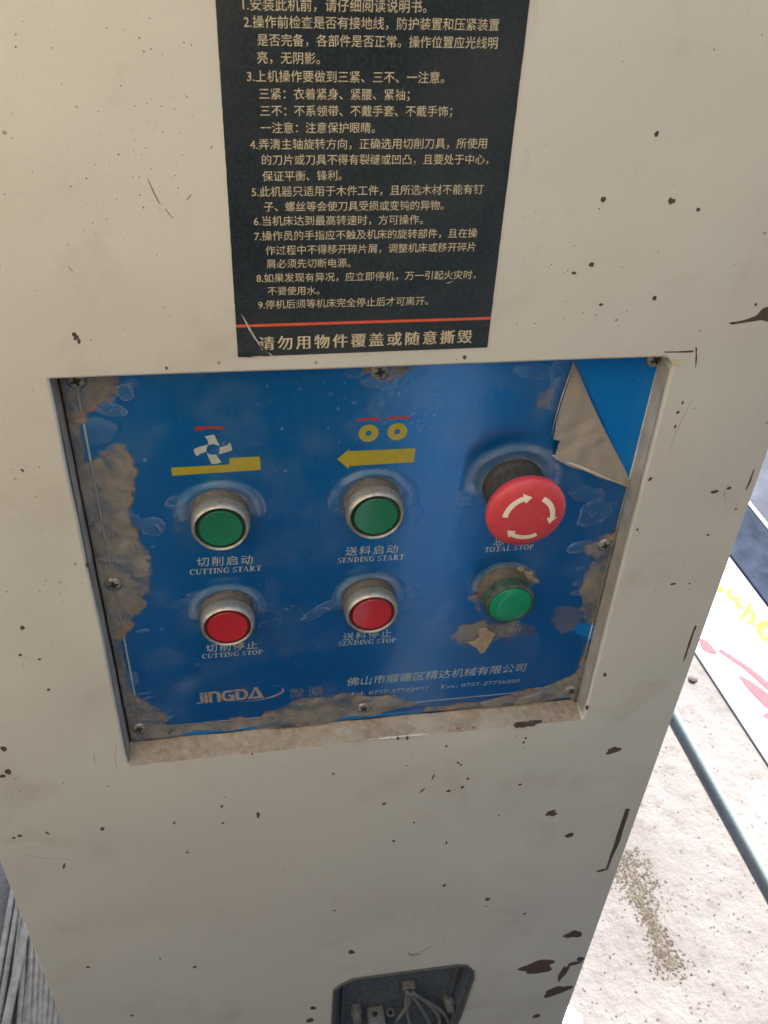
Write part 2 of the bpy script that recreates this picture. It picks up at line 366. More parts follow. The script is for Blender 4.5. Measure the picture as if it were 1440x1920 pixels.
chip_poly([(1173,1516),(1181,1516),(1172,1545),(1162,1578),(1150,1603),(1140,1630),(1135,1630),(1148,1592),(1160,1555)])
chip_poly([(1303,1172),(1306,1174),(1300,1190),(1293,1212),(1284,1236),(1280,1243),(1291,1205)], amp=.0003)
chip_poly([(1246,659),(1280,658),(1300,657),(1300,660),(1280,661),(1246,661)], amp=.00015)
chip_poly([(1304,650),(1307,652),(1306,680),(1303,690),(1304,670)], amp=.00015)
# chips and hairlines on the ledge and on its lip
def ledge_chip(px, py, ww, hh, seed):
    c0 = wp(px, py, YF+.004); zl = OBR.z+.0011
    r = RM @ Vector(((px-720)/FPX, -(py-960)/FPX, -1)); tt = (zl-CAM.z)/r.z; c0 = CAM+r*tt
    pts = blob(c0.x, c0.y, ww, hh, 0, seed, 18, .5)
    m = MB(); n = len(pts); m.add([(p[0], p[1], zl-.0016) for p in pts]+[(p[0], p[1], zl+.0001) for p in pts], [tuple(range(n, 2*n))]+[(i, (i+1) % n, (i+1) % n+n, i+n) for i in range(n)])
    m.build('paint_chip', M['primer'], cab)
ledge_chip(968, 1331, .0052, .0034, 5); ledge_chip(992, 1355, .013, .0036, 8); ledge_chip(975,1359,.007,.0022,9)
for px, py, s in ((764,1385,7),(746,1386,6),(858,1368,4),(888,1366,4),(389,1404,3),(300,1395,6),(560,1381,4),(475,1385,5)):
    ledge_chip(px, py-3, s*.0002, s*.00025, px)
chip_poly([(1254,672),(1272,674),(1278,679),(1272,690),(1262,684)], mat='gold', amp=.0001, th=.00006)

M['scratch'] = plain('scratch_grime', (.20, .16, .11), .8, var=.3, scale=900)
def ribbon_c(path, wd, mat='scratch', name='scratch'):
    P = [wp(*p, YF-.00005) for p in path]; V = []; F = []
    for i, p in enumerate(P):
        d = (P[min(i+1, len(P)-1)]-P[max(i-1, 0)]).normalized(); n = Vector((-d.z, 0, d.x)); k = wd*(.25+.75*math.sin(math.pi*(i+.3)/(len(P)-.4)))
        V += [p+n*k/2, p-n*k/2]
    return part(name, V, [(2*i, 2*i+1, 2*i+3, 2*i+2) for i in range(len(P)-1)], M[mat], cab)
ribbon_c([(276,333),(283,349),(289,362),(297,378),(301,383)], .00055); ribbon_c([(310,390),(316,400),(325,410)], .0004); ribbon_c([(349,376),(355,370),(359,364)], .0004)
ribbon_c([(128,498),(133,506),(137,510)], .0004); ribbon_c([(178,1412),(176,1424),(179,1432)], .0004); ribbon_c([(1300,745),(1281,782),(1266,815),(1254,850)], .00022)
ribbon_c([(1366,905),(1358,925),(1362,940)], .0003); ribbon_c([(216,1395),(218,1408),(215,1420),(222,1450)], .0003); ribbon_c([(760,1792),(780,1788),(800,1780),(812,1772)], .0008); ribbon_c([(40,1600),(60,1606),(90,1610),(130,1612)], .0003)
ribbon_c([(765,1786),(772,1792),(790,1788)], .0016); ribbon_c([(1414,880),(1405,905),(1398,920)], .0012, 'primer')
# specks: too many small ones to pick apart
m = MB()
for i in range(520):
    px, py = random.uniform(0, 1440), random.uniform(0, 1920)
    if random.random() < .55: px, py = random.choice([(60,1560),(240,320),(300,250),(520,1560),(150,1150),(1290,1050),(1100,700),(330,1700),(120,1000),(1050,500)]); px += random.gauss(0, 70); py += random.gauss(0, 90)
    c0 = wp(px, py)
    if not (XL+.003 < c0.x < XR-.003): continue
    if OTL.x-.002 < c0.x < OTR.x+.003 and OBL.z-.002 < c0.z < OTL.z+.002: continue
    if -.003 < c0.x < .112 and c0.z > 1.078: continue
    if .05 < c0.x < .15 and c0.z < .70: continue
    s = random.uniform(.00022, .0006)
    m.prism(blob(c0.x, c0.z, s, s*random.uniform(.6, 1.5), random.uniform(0, 90), i, 6), YF-.00005, YF+.0006)
m.build('paint_speck', M['primer'], cab, kind='stuff')

# ---------------------------------------------------------------- text helpers
def text_mesh(body, size=1, offset=0.0, outline=0.0, spacing=1.0):
    cu = bpy.data.curves.new('t', 'FONT'); cu.body = body; cu.size = size; cu.offset = offset; cu.resolution_u = 3; cu.space_character = spacing
    if outline: cu.fill_mode = 'NONE'; cu.bevel_depth = outline; cu.bevel_resolution = 0
    o = link(bpy.data.objects.new('t', cu)); bpy.context.view_layer.update()
    me = bpy.data.meshes.new_from_object(o.evaluated_get(bpy.context.evaluated_depsgraph_get()))
    vs = np.array([tuple(v.co) for v in me.vertices]).reshape(-1, 3); fs = [tuple(p.vertices) for p in me.polygons]
    bpy.data.objects.remove(o); bpy.data.curves.remove(cu); bpy.data.meshes.remove(me)
    return vs, fs
def place_text(name, body, p0, p1, y, mat, parent, vscale=1.0, offset=0.0, outline=0.0, song=0.0, skew=0.0, spacing=1.0, geo=None, center=True):
    """p0,p1: left and right ends of the line at mid height"""
    vs, fs = geo or text_mesh(body, 1, offset, outline, spacing)
    x0, x1 = vs[:, 0].min(), vs[:, 0].max(); a, c = wp(*p0, y), wp(*p1, y); s = (c.x-a.x)/(x1-x0)
    zm = (vs[:, 1].min()+vs[:, 1].max())/2 if center else .36
    V = []; F = []
    copies = [0] if not song else [-song, -song/3, song/3, song]
    for k, dx in enumerate(copies):
        n = len(V)
        for v in vs:
            u = (v[0]-x0)*s; V.append((a.x+u+dx*s+skew*(v[1]-zm)*s, y-.00002*k-(v[2]*s if outline else 0), a.z+(c.z-a.z)*u/(c.x-a.x)+(v[1]-zm)*s*vscale))
        F += [tuple(i+n for i in f) for f in fs]
    return part(name, V, F, mat, parent)

# ---------------------------------------------------------------- warning sticker
LX0, LX1 = -.0005, .1080
stk = thing('warning_sticker', (.054, YF, 1.10), 'navy blue safety instruction sticker with pale gold Chinese text above the control panel', 'sticker')
zb0, zb1 = wp(450, 669).z, wp(913, 651).z
SY = YF-.00025
b = MB(); nx, nz = 60, 90; zt = wp(700, -170).z
def stk_h(x, z):
    u = (x-LX0)/(LX1-LX0); d = 0.0
    q = math.hypot((x-(LX0+.006))*1.0, (z-zb0-.004)*.8); d += .0007*math.exp(-(q/.004)**2)
    d += .00025*math.exp(-((x-LX0-.009-(z-zb0)*-.35)/.0013)**2)*max(0, 1-(z-zb0)/.02)
    return d
for j in range(nz+1):
    for i in range(nx+1):
        u = i/nx; v = j/nz; x = LX0+(LX1-LX0)*u + random.uniform(-.00006, .00006)*(i in (0, nx)); zl = zb0+(zb1-zb0)*u; z = zl+(zt-zl)*v
        if j == 0 and 3 < i < 7: z += random.uniform(0, .0008)
        b.v.append(Vector((x, SY-stk_h(x, z), z)))
for j in range(nz):
    for i in range(nx): a = j*(nx+1)+i; b.f.append((a, a+1, a+nx+2, a+nx+1))
nb = len(b.v)
b.build('sticker_sheet', M['navy'], stk, smooth=True)
b = MB(); b.prism([(LX0+.0001, zb0+.0002), (LX1-.0001, zb1+.0002), (LX1-.0001, zt), (LX0+.0001, zt)], SY+.00006, YF+.0002); b.build('sticker_backing', M['navy'], stk)
TY = SY-.00012
lines = [("1.安装此机前，请仔细阅读说明书。",(455,8),(800,13)),("2.操作前检查是否有接地线，防护装置和压紧装置",(457,41),(936,47)),
("是否完备，各部件是否正常。操作位置应光线明",(482,75),(933,81)),("亮，无阴影。",(482,108),(600,110)),("3.上机操作要做到三紧、三不、一注意。",(463,143),(833,146)),
("三紧：衣着紧身、紧腰、紧袖；",(486,176),(768,178)),("三不：不系领带、不戴手套、不戴手饰；",(488,208),(848,209)),("一注意：注意保护眼睛。",(489,240),(703,240)),
("4.弄清主轴旋转方向，正确选用切削刀具，所使用",(469,271),(913,269)),("的刀片或刀具不得有裂缝或凹凸，且要处于中心，",(491,300),(916,299)),("保证平衡、锋利。",(492,331),(641,329)),
("5.此机器只适用于木件工件，且所选木材不能有钉",(472,360),(906,355)),("子、螺丝等会使刀具受损或变钝的异物。",(495,388),(832,385)),("6.当机床达到最高转速时，方可操作。",(476,415),(793,412)),
("7.操作员的手指应不触及机床的旋转部件，且在操",(477,443),(895,437)),("作过程中不得移开碎片屑，调整机床或移开碎片",(498,470),(892,463)),("屑必须先切断电源。",(500,495),(657,493)),
("8.如果发现有异况，应立即停机，万一引起火灾时，",(481,522),(892,515)),("不要使用水。",(502,546),(599,545)),("9.停机后须等机床完全停止后才可离开。",(484,572),(803,564))]
for s_, a, c in lines: place_text('text_line', s_, a, c, TY, M['gold'], stk, center=False)
place_text('text_line', "请勿用物件覆盖或随意撕毁", (486, 645), (885, 631), TY-.0002, M['gold'], stk, song=.022, spacing=1.28, center=False)
a, c = wp(443, 611), wp(919, 596)
b = MB(); b.prism([(LX0+.0001, a.z-.0006), (LX1-.0001, c.z-.0006), (LX1-.0001, c.z+.0006), (LX0+.0001, a.z+.0006)], TY, TY+.00005); b.build('red_line', M['redline'], stk)
# scuffs of bare paint at the torn lower corner
def ribbon(path, wd, y, name, mat, parent):
    P = [wp(*p, y) for p in path]; V = []; F = []
    for i, p in enumerate(P):
        d = (P[min(i+1, len(P)-1)]-P[max(i-1, 0)]).normalized(); n = Vector((-d.z, 0, d.x)); k = wd[i] if isinstance(wd, list) else wd
        V += [p+n*k/2, p-n*k/2]
    for i in range(len(P)-1): F.append((2*i, 2*i+1, 2*i+3, 2*i+2))
    return part(name, V, F, mat, parent)
M['scuff'] = plain('pale_scuff', (.40, .39, .35), .7, var=.3, scale=900)
ribbon([(452,588),(460,602),(468,617),(478,634),(492,652),(505,664)], [.0001,.0006,.0009,.0007,.0009,.0004], TY-.0009, 'scuff', M['scuff'], stk)
ribbon([(486,640),(490,650),(500,660),(512,668)], [.0001,.0006,.0008,.0006], TY-.0009, 'scuff', M['scuff'], stk)
ribbon([(836,531),(843,530),(850,526)], [.0001,.0005,.0001], TY-.0001, 'scuff', M['scuff'], stk)

# ---------------------------------------------------------------- control plate
plate = thing('control_plate', (.06, YP, .93), 'blue brushed control plate with printed icons and white lettering inside the recess', 'control plate')
pq = [(OTL.x+.0017, OTL.z-.001), (OTR.x-.0004, OTR.z-.001), (OBR.x-.0006, OBR.z+.0056), (OBL.x+.0019, OBL.z+.0056)]
b = MB(); b.prism([pq[3], pq[2], pq[1], pq[0]], YP, YP+.0010); b.build('plate', M['blue'], plate)
IY = YP-.00008
def poly(name, pts, mat, y=IY, parent=plate, px=True):
    q = [(lambda v: (v.x, v.z))(wp(*p, y)) for p in pts] if px else pts
    V = [(p[0], y, p[1]) for p in q]
    bm = bmesh.new(); vs = [bm.verts.new(v) for v in V]; f = bm.faces.new(vs); f.normal_update()
    if f.normal.y > 0: f.normal_flip()
    bmesh.ops.triangulate(bm, faces=bm.faces)
    off = wloc(parent); [setattr(v, 'co', v.co-off) for v in bm.verts]
    me = bpy.data.meshes.new(name); bm.to_mesh(me); bm.free(); me.materials.append(mat)
    o = link(bpy.data.objects.new(name, me)); o.parent = parent; return o
# border line
lx0, lx1, lz1, lz0 = -.0703, .1985, wp(700, 694, YP).z, 1.25-.4143
lw = .00045
b = MB()
def fr(m, x0, z0, x1, z1): m.add([(x0, IY, z0), (x1, IY, z0), (x1, IY, z1), (x0, IY, z1)], [(0, 1, 2, 3)])
fr(b, lx0-lw, lz0, lx0+lw, lz1); fr(b, lx1-lw, lz0, lx1+lw, lz1); fr(b, lx0-lw, lz0-2*lw, lx1+lw, lz0)
b.build('border_line', M['line'], plate)
# icons
poly('icon_workpiece', [(321,877),(430,871),(430,859),(487,856),(489,881),(323,892)], M['yellow_ink'])
def arcpoly(a, bq, cpt, w0):   # slim arc through three pixels
    pts = []
    for i in range(9):
        u = i/8; pts.append((a[0]*(1-u)**2+2*cpt[0]*u*(1-u)+bq[0]*u*u, a[1]*(1-u)**2+2*cpt[1]*u*(1-u)+bq[1]*u*u))
    return [(x, y-w0/2) for x, y in pts]+[(x, y+w0/2) for x, y in reversed(pts)]
poly('icon_arrow', [(364,803),(369,799),(385,799.5),(403,798.5),(421,800.5),(419,806),(403,804),(385,804.5),(373,808),(366,808)], M['red_ink'])
poly('icon_arrow', [(669,785),(690,782.5),(714,783),(712,789),(690,788),(671,790)], M['red_ink'])
poly('icon_arrow', [(725,782),(745,780.5),(766,781),(768,779),(771,783),(766,786),(745,785.5),(726,787)], M['red_ink'])
poly('icon_feed_arrow', [(632,861),(655,842),(655,846),(779,840.5),(776,866.5),(654,874),(654,879)], M['yellow_ink'])
def ring(name, px, py, r0, r1, mat):
    c0 = wp(px, py, IY); V = []; F = []; n = 40
    for r in (r0, r1):
        for k in range(n): q = 2*math.pi*k/n; V.append((c0.x+r*math.cos(q), IY, c0.z+r*math.sin(q)))
    for k in range(n): F.append((k, (k+1) % n, (k+1) % n+n, k+n))
    return part(name, V, F, mat, plate)
ring('icon_roller', 691, 812.5, .0015, .0048, M['yellow_ink']); ring('icon_roller', 745, 809.5, .0015, .0048, M['yellow_ink'])
# cutter head icon: four curved blades round a hub
for bl in ([(483,340),(535,328),(590,320),(620,380),(650,440),(640,446),(610,428),(578,423),(545,428),(533,436),(520,380),(500,352)], [(370,476),(440,450),(532,424),(516,446),(506,478),(509,505),(440,527),(405,556),(385,535),(373,508)],
           [(507,508),(524,526),(550,536),(580,538),(612,534),(640,580),(672,620),(630,636),(565,641),(530,572)], [(648,458),(730,438),(762,404),(780,446),(786,490),(720,512),(634,536),(648,512),(652,480)]):
    poly('icon_blade', [(300+x/5.817, 760+y/5.817) for x, y in bl], M['white_ink'])

# small serif face drawn from strokes
def serif_text(body, parent_scale=1):
    V = []; F = []; depth = [0]
    TK, TN, SE = .19, .075, .06
    def quad(pts):
        n = len(V); depth[0] += 1
        for p in pts: V.append((p[0], p[1], (depth[0] % 7)*.004))
        F.append(tuple(range(n, n+len(pts))))
    def bar(x0, y0, x1, y1): quad([(x0, y0), (x1, y0), (x1, y1), (x0, y1)])
    def stem(x, y0=0, y1=1, tk=TK, s0=True, s1=True):
        bar(x, y0, x+tk, y1)
        if s0: bar(x-.08, y0, x+tk+.08, y0+SE)
        if s1: bar(x-.08, y1-SE, x+tk+.08, y1)
    def diag(x0, y0, x1, y1, tk): quad([(x0, y0), (x0+tk, y0), (x1+tk, y1), (x1, y1)])
    def bowl(cx, cy, rx, ry, a0, a1, tk=TK, tn=TN, n=14):
        for i in range(n):
            q0 = math.radians(a0+(a1-a0)*i/n); q1 = math.radians(a0+(a1-a0)*(i+1)/n); f = lambda q, X, Y: (cx+X*math.cos(q), cy+Y*math.sin(q))
            n0 = len(V); 
            for p in (f(q0, rx, ry), f(q1, rx, ry), f(q1, rx-tk, ry-tn), f(q0, rx-tk, ry-tn)): V.append((p[0], p[1], .032))
            F.append((n0, n0+1, n0+2, n0+3))
    x = 0.0
    for ch in body:
        n0 = len(V); wd = .7
        if ch == ' ': x += .34; continue
        if ch == 'C': bowl(.40,.5,.38,.52,45,315); bar(.64,.66,.69,.98); wd = .72
        elif ch == 'G': bowl(.40,.5,.38,.52,45,318); bar(.64,.66,.69,.98); bar(.56,.08,.71,.42); bar(.48,.40,.78,.44); wd = .78
        elif ch == 'U': bar(.10,.3,.25,1); bar(.02,.955,.34,1); bar(.60,.3,.66,1); bar(.52,.955,.74,1); bowl(.38,.32,.28,.34,180,360,.14,.08); wd = .74
        elif ch == 'T': stem(.27,0,1,TK,True,False); bar(.02,.945,.67,1); bar(.02,.74,.06,1); bar(.63,.74,.67,1); wd = .68
        elif ch == 'I': stem(.10); wd = .36
        elif ch == 'i': stem(.08,0,.68,TK,True,False); bar(.0,.63,.23,.68); bar(.07,.82,.22,.98); wd = .32
        elif ch == 'l': stem(.08,0,1.02,TK,True,False); wd = .32
        elif ch == 'N': bar(.10,0,.16,1); bar(.0,0,.28,SE); bar(.0,.955,.2,1); bar(.62,0,.68,1); bar(.50,.955,.80,1); quad([(.06,1),(.26,1),(.68,0),(.58,0)]); wd = .80
        elif ch == 'S': bowl(.30,.74,.24,.28,40,270,.11,.08); bowl(.30,.26,.25,.28,-140,90,.11,.08); bar(.50,.72,.545,1); bar(.04,0,.085,.28); wd = .60
        elif ch == 'A': diag(.04,0,.33,1,.055); quad([(.30,1),(.40,1),(.72,0),(.54,0)]); bar(.17,.30,.52,.36); bar(-.03,0,.20,SE); bar(.46,0,.80,SE); wd = .78
        elif ch == 'R': stem(.10); bowl(.30,.74,.32,.26,-90,90,.15,.055); bar(.20,.945,.32,1); bar(.20,.48,.32,.535); quad([(.28,.5),(.44,.5),(.74,0),(.56,0)]); bar(.56,0,.80,SE); wd = .78
        elif ch == 'E': stem(.10,0,1,TK,True,True); bar(.1,.945,.60,1); bar(.1,0,.62,.055); bar(.2,.48,.48,.53); bar(.56,.76,.60,1); bar(.58,0,.62,.26); bar(.44,.38,.48,.62); wd = .67
        elif ch == 'F': stem(.10,0,1); bar(.1,.945,.60,1); bar(.2,.48,.48,.53); bar(.56,.76,.60,1); bar(.44,.38,.48,.62); wd = .63
        elif ch == 'D': stem(.10); bowl(.28,.5,.42,.5,-90,90,.15,.055); bar(.2,.945,.30,1); bar(.2,0,.30,.055); wd = .76
        elif ch == 'P': stem(.10); bowl(.30,.73,.32,.27,-90,90,.15,.055); bar(.20,.945,.32,1); bar(.20,.46,.32,.515); wd = .66
        elif ch == 'O': bowl(.40,.5,.38,.52,0,360); wd = .80
        elif ch == 'L': stem(.10); bar(.1,0,.62,.055); bar(.58,0,.62,.28); wd = .66
        elif ch == 'H': stem(.10); stem(.56); bar(.2,.47,.6,.53); wd = .82
        elif ch == 'a': bowl(.26,.20,.22,.22,60,330,.12,.05); bar(.34,.05,.47,.5); bowl(.26,.48,.21,.20,0,150,.12,.05); bar(.42,0,.56,.06); wd = .56
        elif ch == 'e': bowl(.26,.34,.24,.36,0,320,.12,.06); bar(.08,.34,.48,.39); wd = .54
        elif ch == 'x': quad([(.0,.68),(.18,.68),(.52,0),(.34,0)]); diag(.02,0,.40,.68,.06); bar(-.02,.64,.22,.68); bar(.3,0,.56,.04); wd = .56
        elif ch == ':': bar(.08,.02,.22,.17); bar(.08,.5,.22,.65); wd = .32
        elif ch == '-': bar(.04,.30,.36,.38); wd = .40
        elif ch == '0': bowl(.27,.5,.25,.52,0,360,.13,.05); wd = .56
        elif ch == '1': stem(.20,0,1,TK,True,False); wd = .5
        elif ch == '2': bowl(.27,.72,.24,.29,-30,170,.14,.07); quad([(.04,.06),(.12,.06),(.50,.58),(.36,.58)]); bar(.03,0,.52,.13); wd = .56
        elif ch == '5': bar(.10,.86,.50,1); diag(.06,.50,.10,.9,.07); bowl(.22,.32,.29,.34,-130,110,.14,.07); wd = .56
        elif ch == '6': bowl(.28,.32,.25,.34,0,360,.12,.06); bowl(.46,.30,.44,.72,100,180,.13,.06); wd = .58
        elif ch == '7': bar(.03,.86,.52,1); diag(.14,0,.42,.9,.10); bar(.03,.74,.07,.9); wd = .55
        elif ch == '8': bowl(.27,.75,.22,.26,0,360,.11,.06); bowl(.27,.26,.25,.28,0,360,.12,.06); wd = .56
        elif ch == '9': bowl(.28,.68,.25,.34,0,360,.12,.06); bowl(.10,.70,.44,.72,-80,0,.13,.06); wd = .58
        for i in range(n0, len(V)): V[i] = (V[i][0]+x, V[i][1], V[i][2])
        x += wd+.05
    return np.array(V), F
def place_serif(body, p0, p1, hmm, mat='white_ink', skew=0.0):
    vs, fs = serif_text(body); x0, x1 = vs[:, 0].min(), vs[:, 0].max(); a, c = wp(*p0, IY), wp(*p1, IY); s = (c.x-a.x)/(x1-x0)
    V = []
    for v in vs:
        u = (v[0]-x0)*s; V.append((a.x+u+skew*v[1]*hmm, IY-v[2]*.001, a.z+(c.z-a.z)*u/(c.x-a.x)+(v[1]-.5)*hmm))
    return part('text_line', V, fs, M[mat], plate)
for body, a, c in (("切削启动",(369,1054),(474,1049)),("送料启动",(648,1034),(746,1029)),("切削停止",(386,1216),(483,1209)),("送料停止",(643,1194),(734,1187)),("总停",(926,1015),(972,1013)),("示",(952,1170),(974,1168)),
                   ("佛山市顺德区精达机械有限公司",(650,1279),(986,1251))):
    place_text('text_line', body, a, c, IY, M['white_ink'], plate, offset=.004, spacing=1.22 if len(body) == 4 else (1.5 if len(body)==2 else 1.0), vscale=1.0, skew=.06 if len(body) < 6 else .12)
for body, a, c, h in (("CUTTING START",(355,1073),(489,1065),.0035),("SENDING START",(633,1051),(757,1044),.0035),("CUTTING STOP",(378,1231),(492,1222),.0035),("SENDING STOP",(634,1207),(742,1200),.0035),
                      ("TOTAL STOP",(908,1031),(1000,1025),.0035),("LiGHT",(933,1184),(978,1180),.0029),("Tel: 0757-27722977",(656,1302),(803,1290),.0030),("Fax: 0757-27756800",(827,1288),(975,1276),.0030)):
    place_serif(body, a, c, h, skew=.1 if 'P' in body or 'T' in body else 0)
# maker's wordmark: heavy rounded letters with an orbit swoosh (drawn in local units, cap height 1)
def logo():
    V = []; F = []; d = [0]
    def q(pts):
        n = len(V); d[0] += 1
        for p in pts: V.append((p[0], p[1], (d[0] % 6)*.004))
        F.append(tuple(range(n, n+len(pts))))
    def bowl(cx, cy, rx, ry, a0, a1, tk, tn, n=16):
        for i in range(n):
            q0 = math.radians(a0+(a1-a0)*i/n); q1 = math.radians(a0+(a1-a0)*(i+1)/n); f = lambda t_, X, Y: (cx+X*math.cos(t_), cy+Y*math.sin(t_), .03)
            n0 = len(V); V.extend([f(q0, rx, ry), f(q1, rx, ry), f(q1, rx-tk, ry-tn), f(q0, rx-tk, ry-tn)]); F.append((n0, n0+1, n0+2, n0+3))
    q([(.15,-.02),(.42,-.02),(.42,.72),(.15,.72)]); q([(-.18,-.22),(.30,-.22),(.42,-.05),(-.18,-.05)]); q([(.15,.78),(.42,.78),(.42,.98),(.15,.98)])     # j
    q([(.50,-.22),(.78,-.22),(.78,.72),(.50,.72)]); q([(.50,.78),(.78,.78),(.78,.98),(.50,.98)])                                                   # i
    q([(.86,-.22),(1.14,-.22),(1.14,1),(.86,1)]); q([(1.1,.78),(1.5,.78),(1.5,1),(1.1,1)]); bowl(1.5,.62,.36,.38,0,90,.30,.22); q([(1.56,-.22),(1.86,-.22),(1.86,.64),(1.56,.64)])  # n
    bowl(2.46,.39,.54,.61,50,310,.30,.24); q([(2.42,.98),(2.95,.98),(2.95,.76),(2.42,.76)]); q([(2.42,-.22),(3.02,-.22),(3.02,.02),(2.42,.02)]); q([(2.72,-.1),(3.02,-.1),(3.02,.46),(2.72,.46)]); q([(2.5,.30),(2.9,.30),(2.9,.46),(2.5,.46)])   # G
    q([(3.12,-.22),(3.42,-.22),(3.42,.7),(3.12,.7)]); q([(3.04,.78),(3.7,.78),(3.7,.99),(3.04,.99)]); q([(3.3,-.22),(3.7,-.22),(3.7,.0),(3.3,.0)]); bowl(3.68,.385,.52,.605,-90,90,.30,.22)   # D
    q([(4.12,-.22),(4.40,-.22),(4.72,.42),(4.60,.62)]); q([(4.72,1.02),(5.02,1.02),(5.52,-.22),(5.16,-.22)]); q([(4.5,.0),(5.3,.0),(5.36,-.22),(4.5,-.22)]); q([(4.55,.52),(4.78,1.02),(4.9,1.02),(4.7,.40)])  # A
    sw = []   # swoosh
    n = 26
    for i in range(n+1):
        u = i/n; th = math.radians(-130+ (185)*u) ; X = 4.4+2.9*math.cos(th); Y = .38+.86*math.sin(th); wd = .26*math.sin(math.pi*u)**1.2*(.35+.9*u)
        sw.append((X, Y, wd))
    for i in range(n):
        a, b_ = sw[i], sw[i+1]; n0 = len(V)
        V.extend([(a[0], a[1], .0), (b_[0], b_[1], .0), (b_[0]-b_[2]*.9, b_[1]+b_[2]*.55, .0), (a[0]-a[2]*.9, a[1]+a[2]*.55, .0)]); F.append((n0, n0+1, n0+2, n0+3))
    return np.array(V), F
vs, fs = logo(); a, c = wp(368, 1310, IY), wp(533, 1294, IY); s = (c.x-a.x)/(vs[:, 0].max()-vs[:, 0].min())
V = [(a.x+(v[0]-vs[:, 0].min())*s, IY-v[2]*.001, a.z+(c.z-a.z)*(v[0]+.2)/7.6+(v[1]-.40)*s*1.12) for v in vs]
part('wordmark', V, fs, M['pink_ink'], plate)
place_text('text_line', "精", (544, 1300), (569, 1298), IY, M['pink_ink'], plate, offset=.02, outline=.009)
place_text('text_line', "達", (579, 1297), (605, 1295), IY, M['pink_ink'], plate, offset=.02, outline=.009)
# screws --------------------------------------------------------------------
def screw(px, py, ang, r=.0041):
    c0 = wp(px, py, YP-.0012); e = bpy.data.objects.new('screw', None)
    m = MB(); m.lathe(c0.x, c0.z, [(r, YP-.0002), (r, YP-.0010), (r*.94, YP-.00145), (r*.7, YP-.0019), (r*.35, YP-.0022), (0.0, YP-.0023)], 36)
    o = m.build('screw', M['screw'], plate, smooth=True)
    # cross recess as a dark four-arm star sunk-looking solid
    m = MB(); w0 = r*.13; L = r*.56; pts = []
    for k in range(4):
        q = math.radians(ang+90*k); d = Vector((math.cos(q), math.sin(q))); n = Vector((-d.y, d.x))
        pts += [d*w0*1.5-n*w0*1.5, d*L-n*w0*.8, d*L+n*w0*.8]
    pts = [(c0.x+p.x, c0.z+p.y) for p in pts]; m.prism(pts, YP-.00236, YP-.001)
    m.build('cross_slot', M['slot'], o)
    return o
for px, py, an in ((143,713,20),(712,697,10),(1228,674,30),(213,1095,5),(1134,1022,15),(261,1366,25),(682,1327,40),(1071,1294,35)): screw(px, py, an)

# ---------------------------------------------------------------- buttons
def solve(xl, xr, yb, h):
    y = YP-h; cyp = yb-45
    for _ in range(6):
        a, b_ = wp(xl, cyp, y), wp(xr, cyp, y); r = (b_.x-a.x)/2; X = (a.x+b_.x)/2; Z = wp((xl+xr)/2, yb, y).z+r; cyp = proj((X, y, Z))[1]
    return X, Z, r
FP = YP-.0004    # where button bases meet the film
GBTN = 'buttons on the blue control plate'
def push_button(xl, xr, yb, lens_m, ring_m, label, h=.0138, concave=.0006):
    X, Z, r = solve(xl, xr, yb, h); r *= .985
    t0 = thing('push_button', (X, YP, Z), label, 'push button', GBTN)
    m = MB(); m.lathe(X, Z, [(r*.985, YP), (r*.985, YP-h*.42), (r*.9, YP-h*.45), (r*.5, YP-h*.45)], 72); m.build('collar', M['collar'], t0, smooth=False); shade_auto(t0.children[-1])
    m = MB(); yt = YP-h
    m.lathe(X, Z, [(r*.93, YP-h*.40), (r*.99, YP-h*.47), (r, YP-h*.55), (r*.995, yt+.0032), (r*.975, yt+.0016), (r*.94, yt+.0006), (r*.90, yt), (r*.865, yt+.0002), (r*.84, yt+.0010), (r*.835, yt+.004), (r*.5, yt+.0045)], 72)
    o = m.build('bezel', M['nickel'], t0); shade_auto(o, 50)
    m = MB(); m.lathe(X, Z, [(r*.828, yt+.005), (r*.828, yt+.0014), (r*.80, yt+.0007), (r*.745, yt+.0006), (r*.735, yt+.0016)], 64); o = m.build('cap_ring', M[ring_m], t0); shade_auto(o, 50)
    m = MB(); m.lathe(X, Z, [(r*.738, yt+.003), (r*.738, yt+.0008), (r*.72, yt+.0005), (r*.45, yt+.0005+concave*.6), (r*.2, yt+.0005+concave*.9), (0.0, yt+.0005+concave)], 64); o = m.build('cap', M[lens_m], t0); shade_auto(o, 50)
    return X, Z, r
BT = []
BT.append(push_button(356, 471, 1037, 'green', 'green_ring', 'green push button in a nickel bezel under the cutter icon, labelled cutting start'))
BT.append(push_button(649, 761, 1015, 'green', 'green_ring', 'green push button in a nickel bezel under the yellow arrow, labelled sending start'))
BT.append(push_button(374, 479.6, 1215, 'red', 'red_ring', 'red push button in a nickel bezel at lower left, labelled cutting stop'))
BT.append(push_button(647, 748.5, 1190.5, 'red', 'red_ring', 'red push button in a nickel bezel at lower middle, labelled sending stop'))
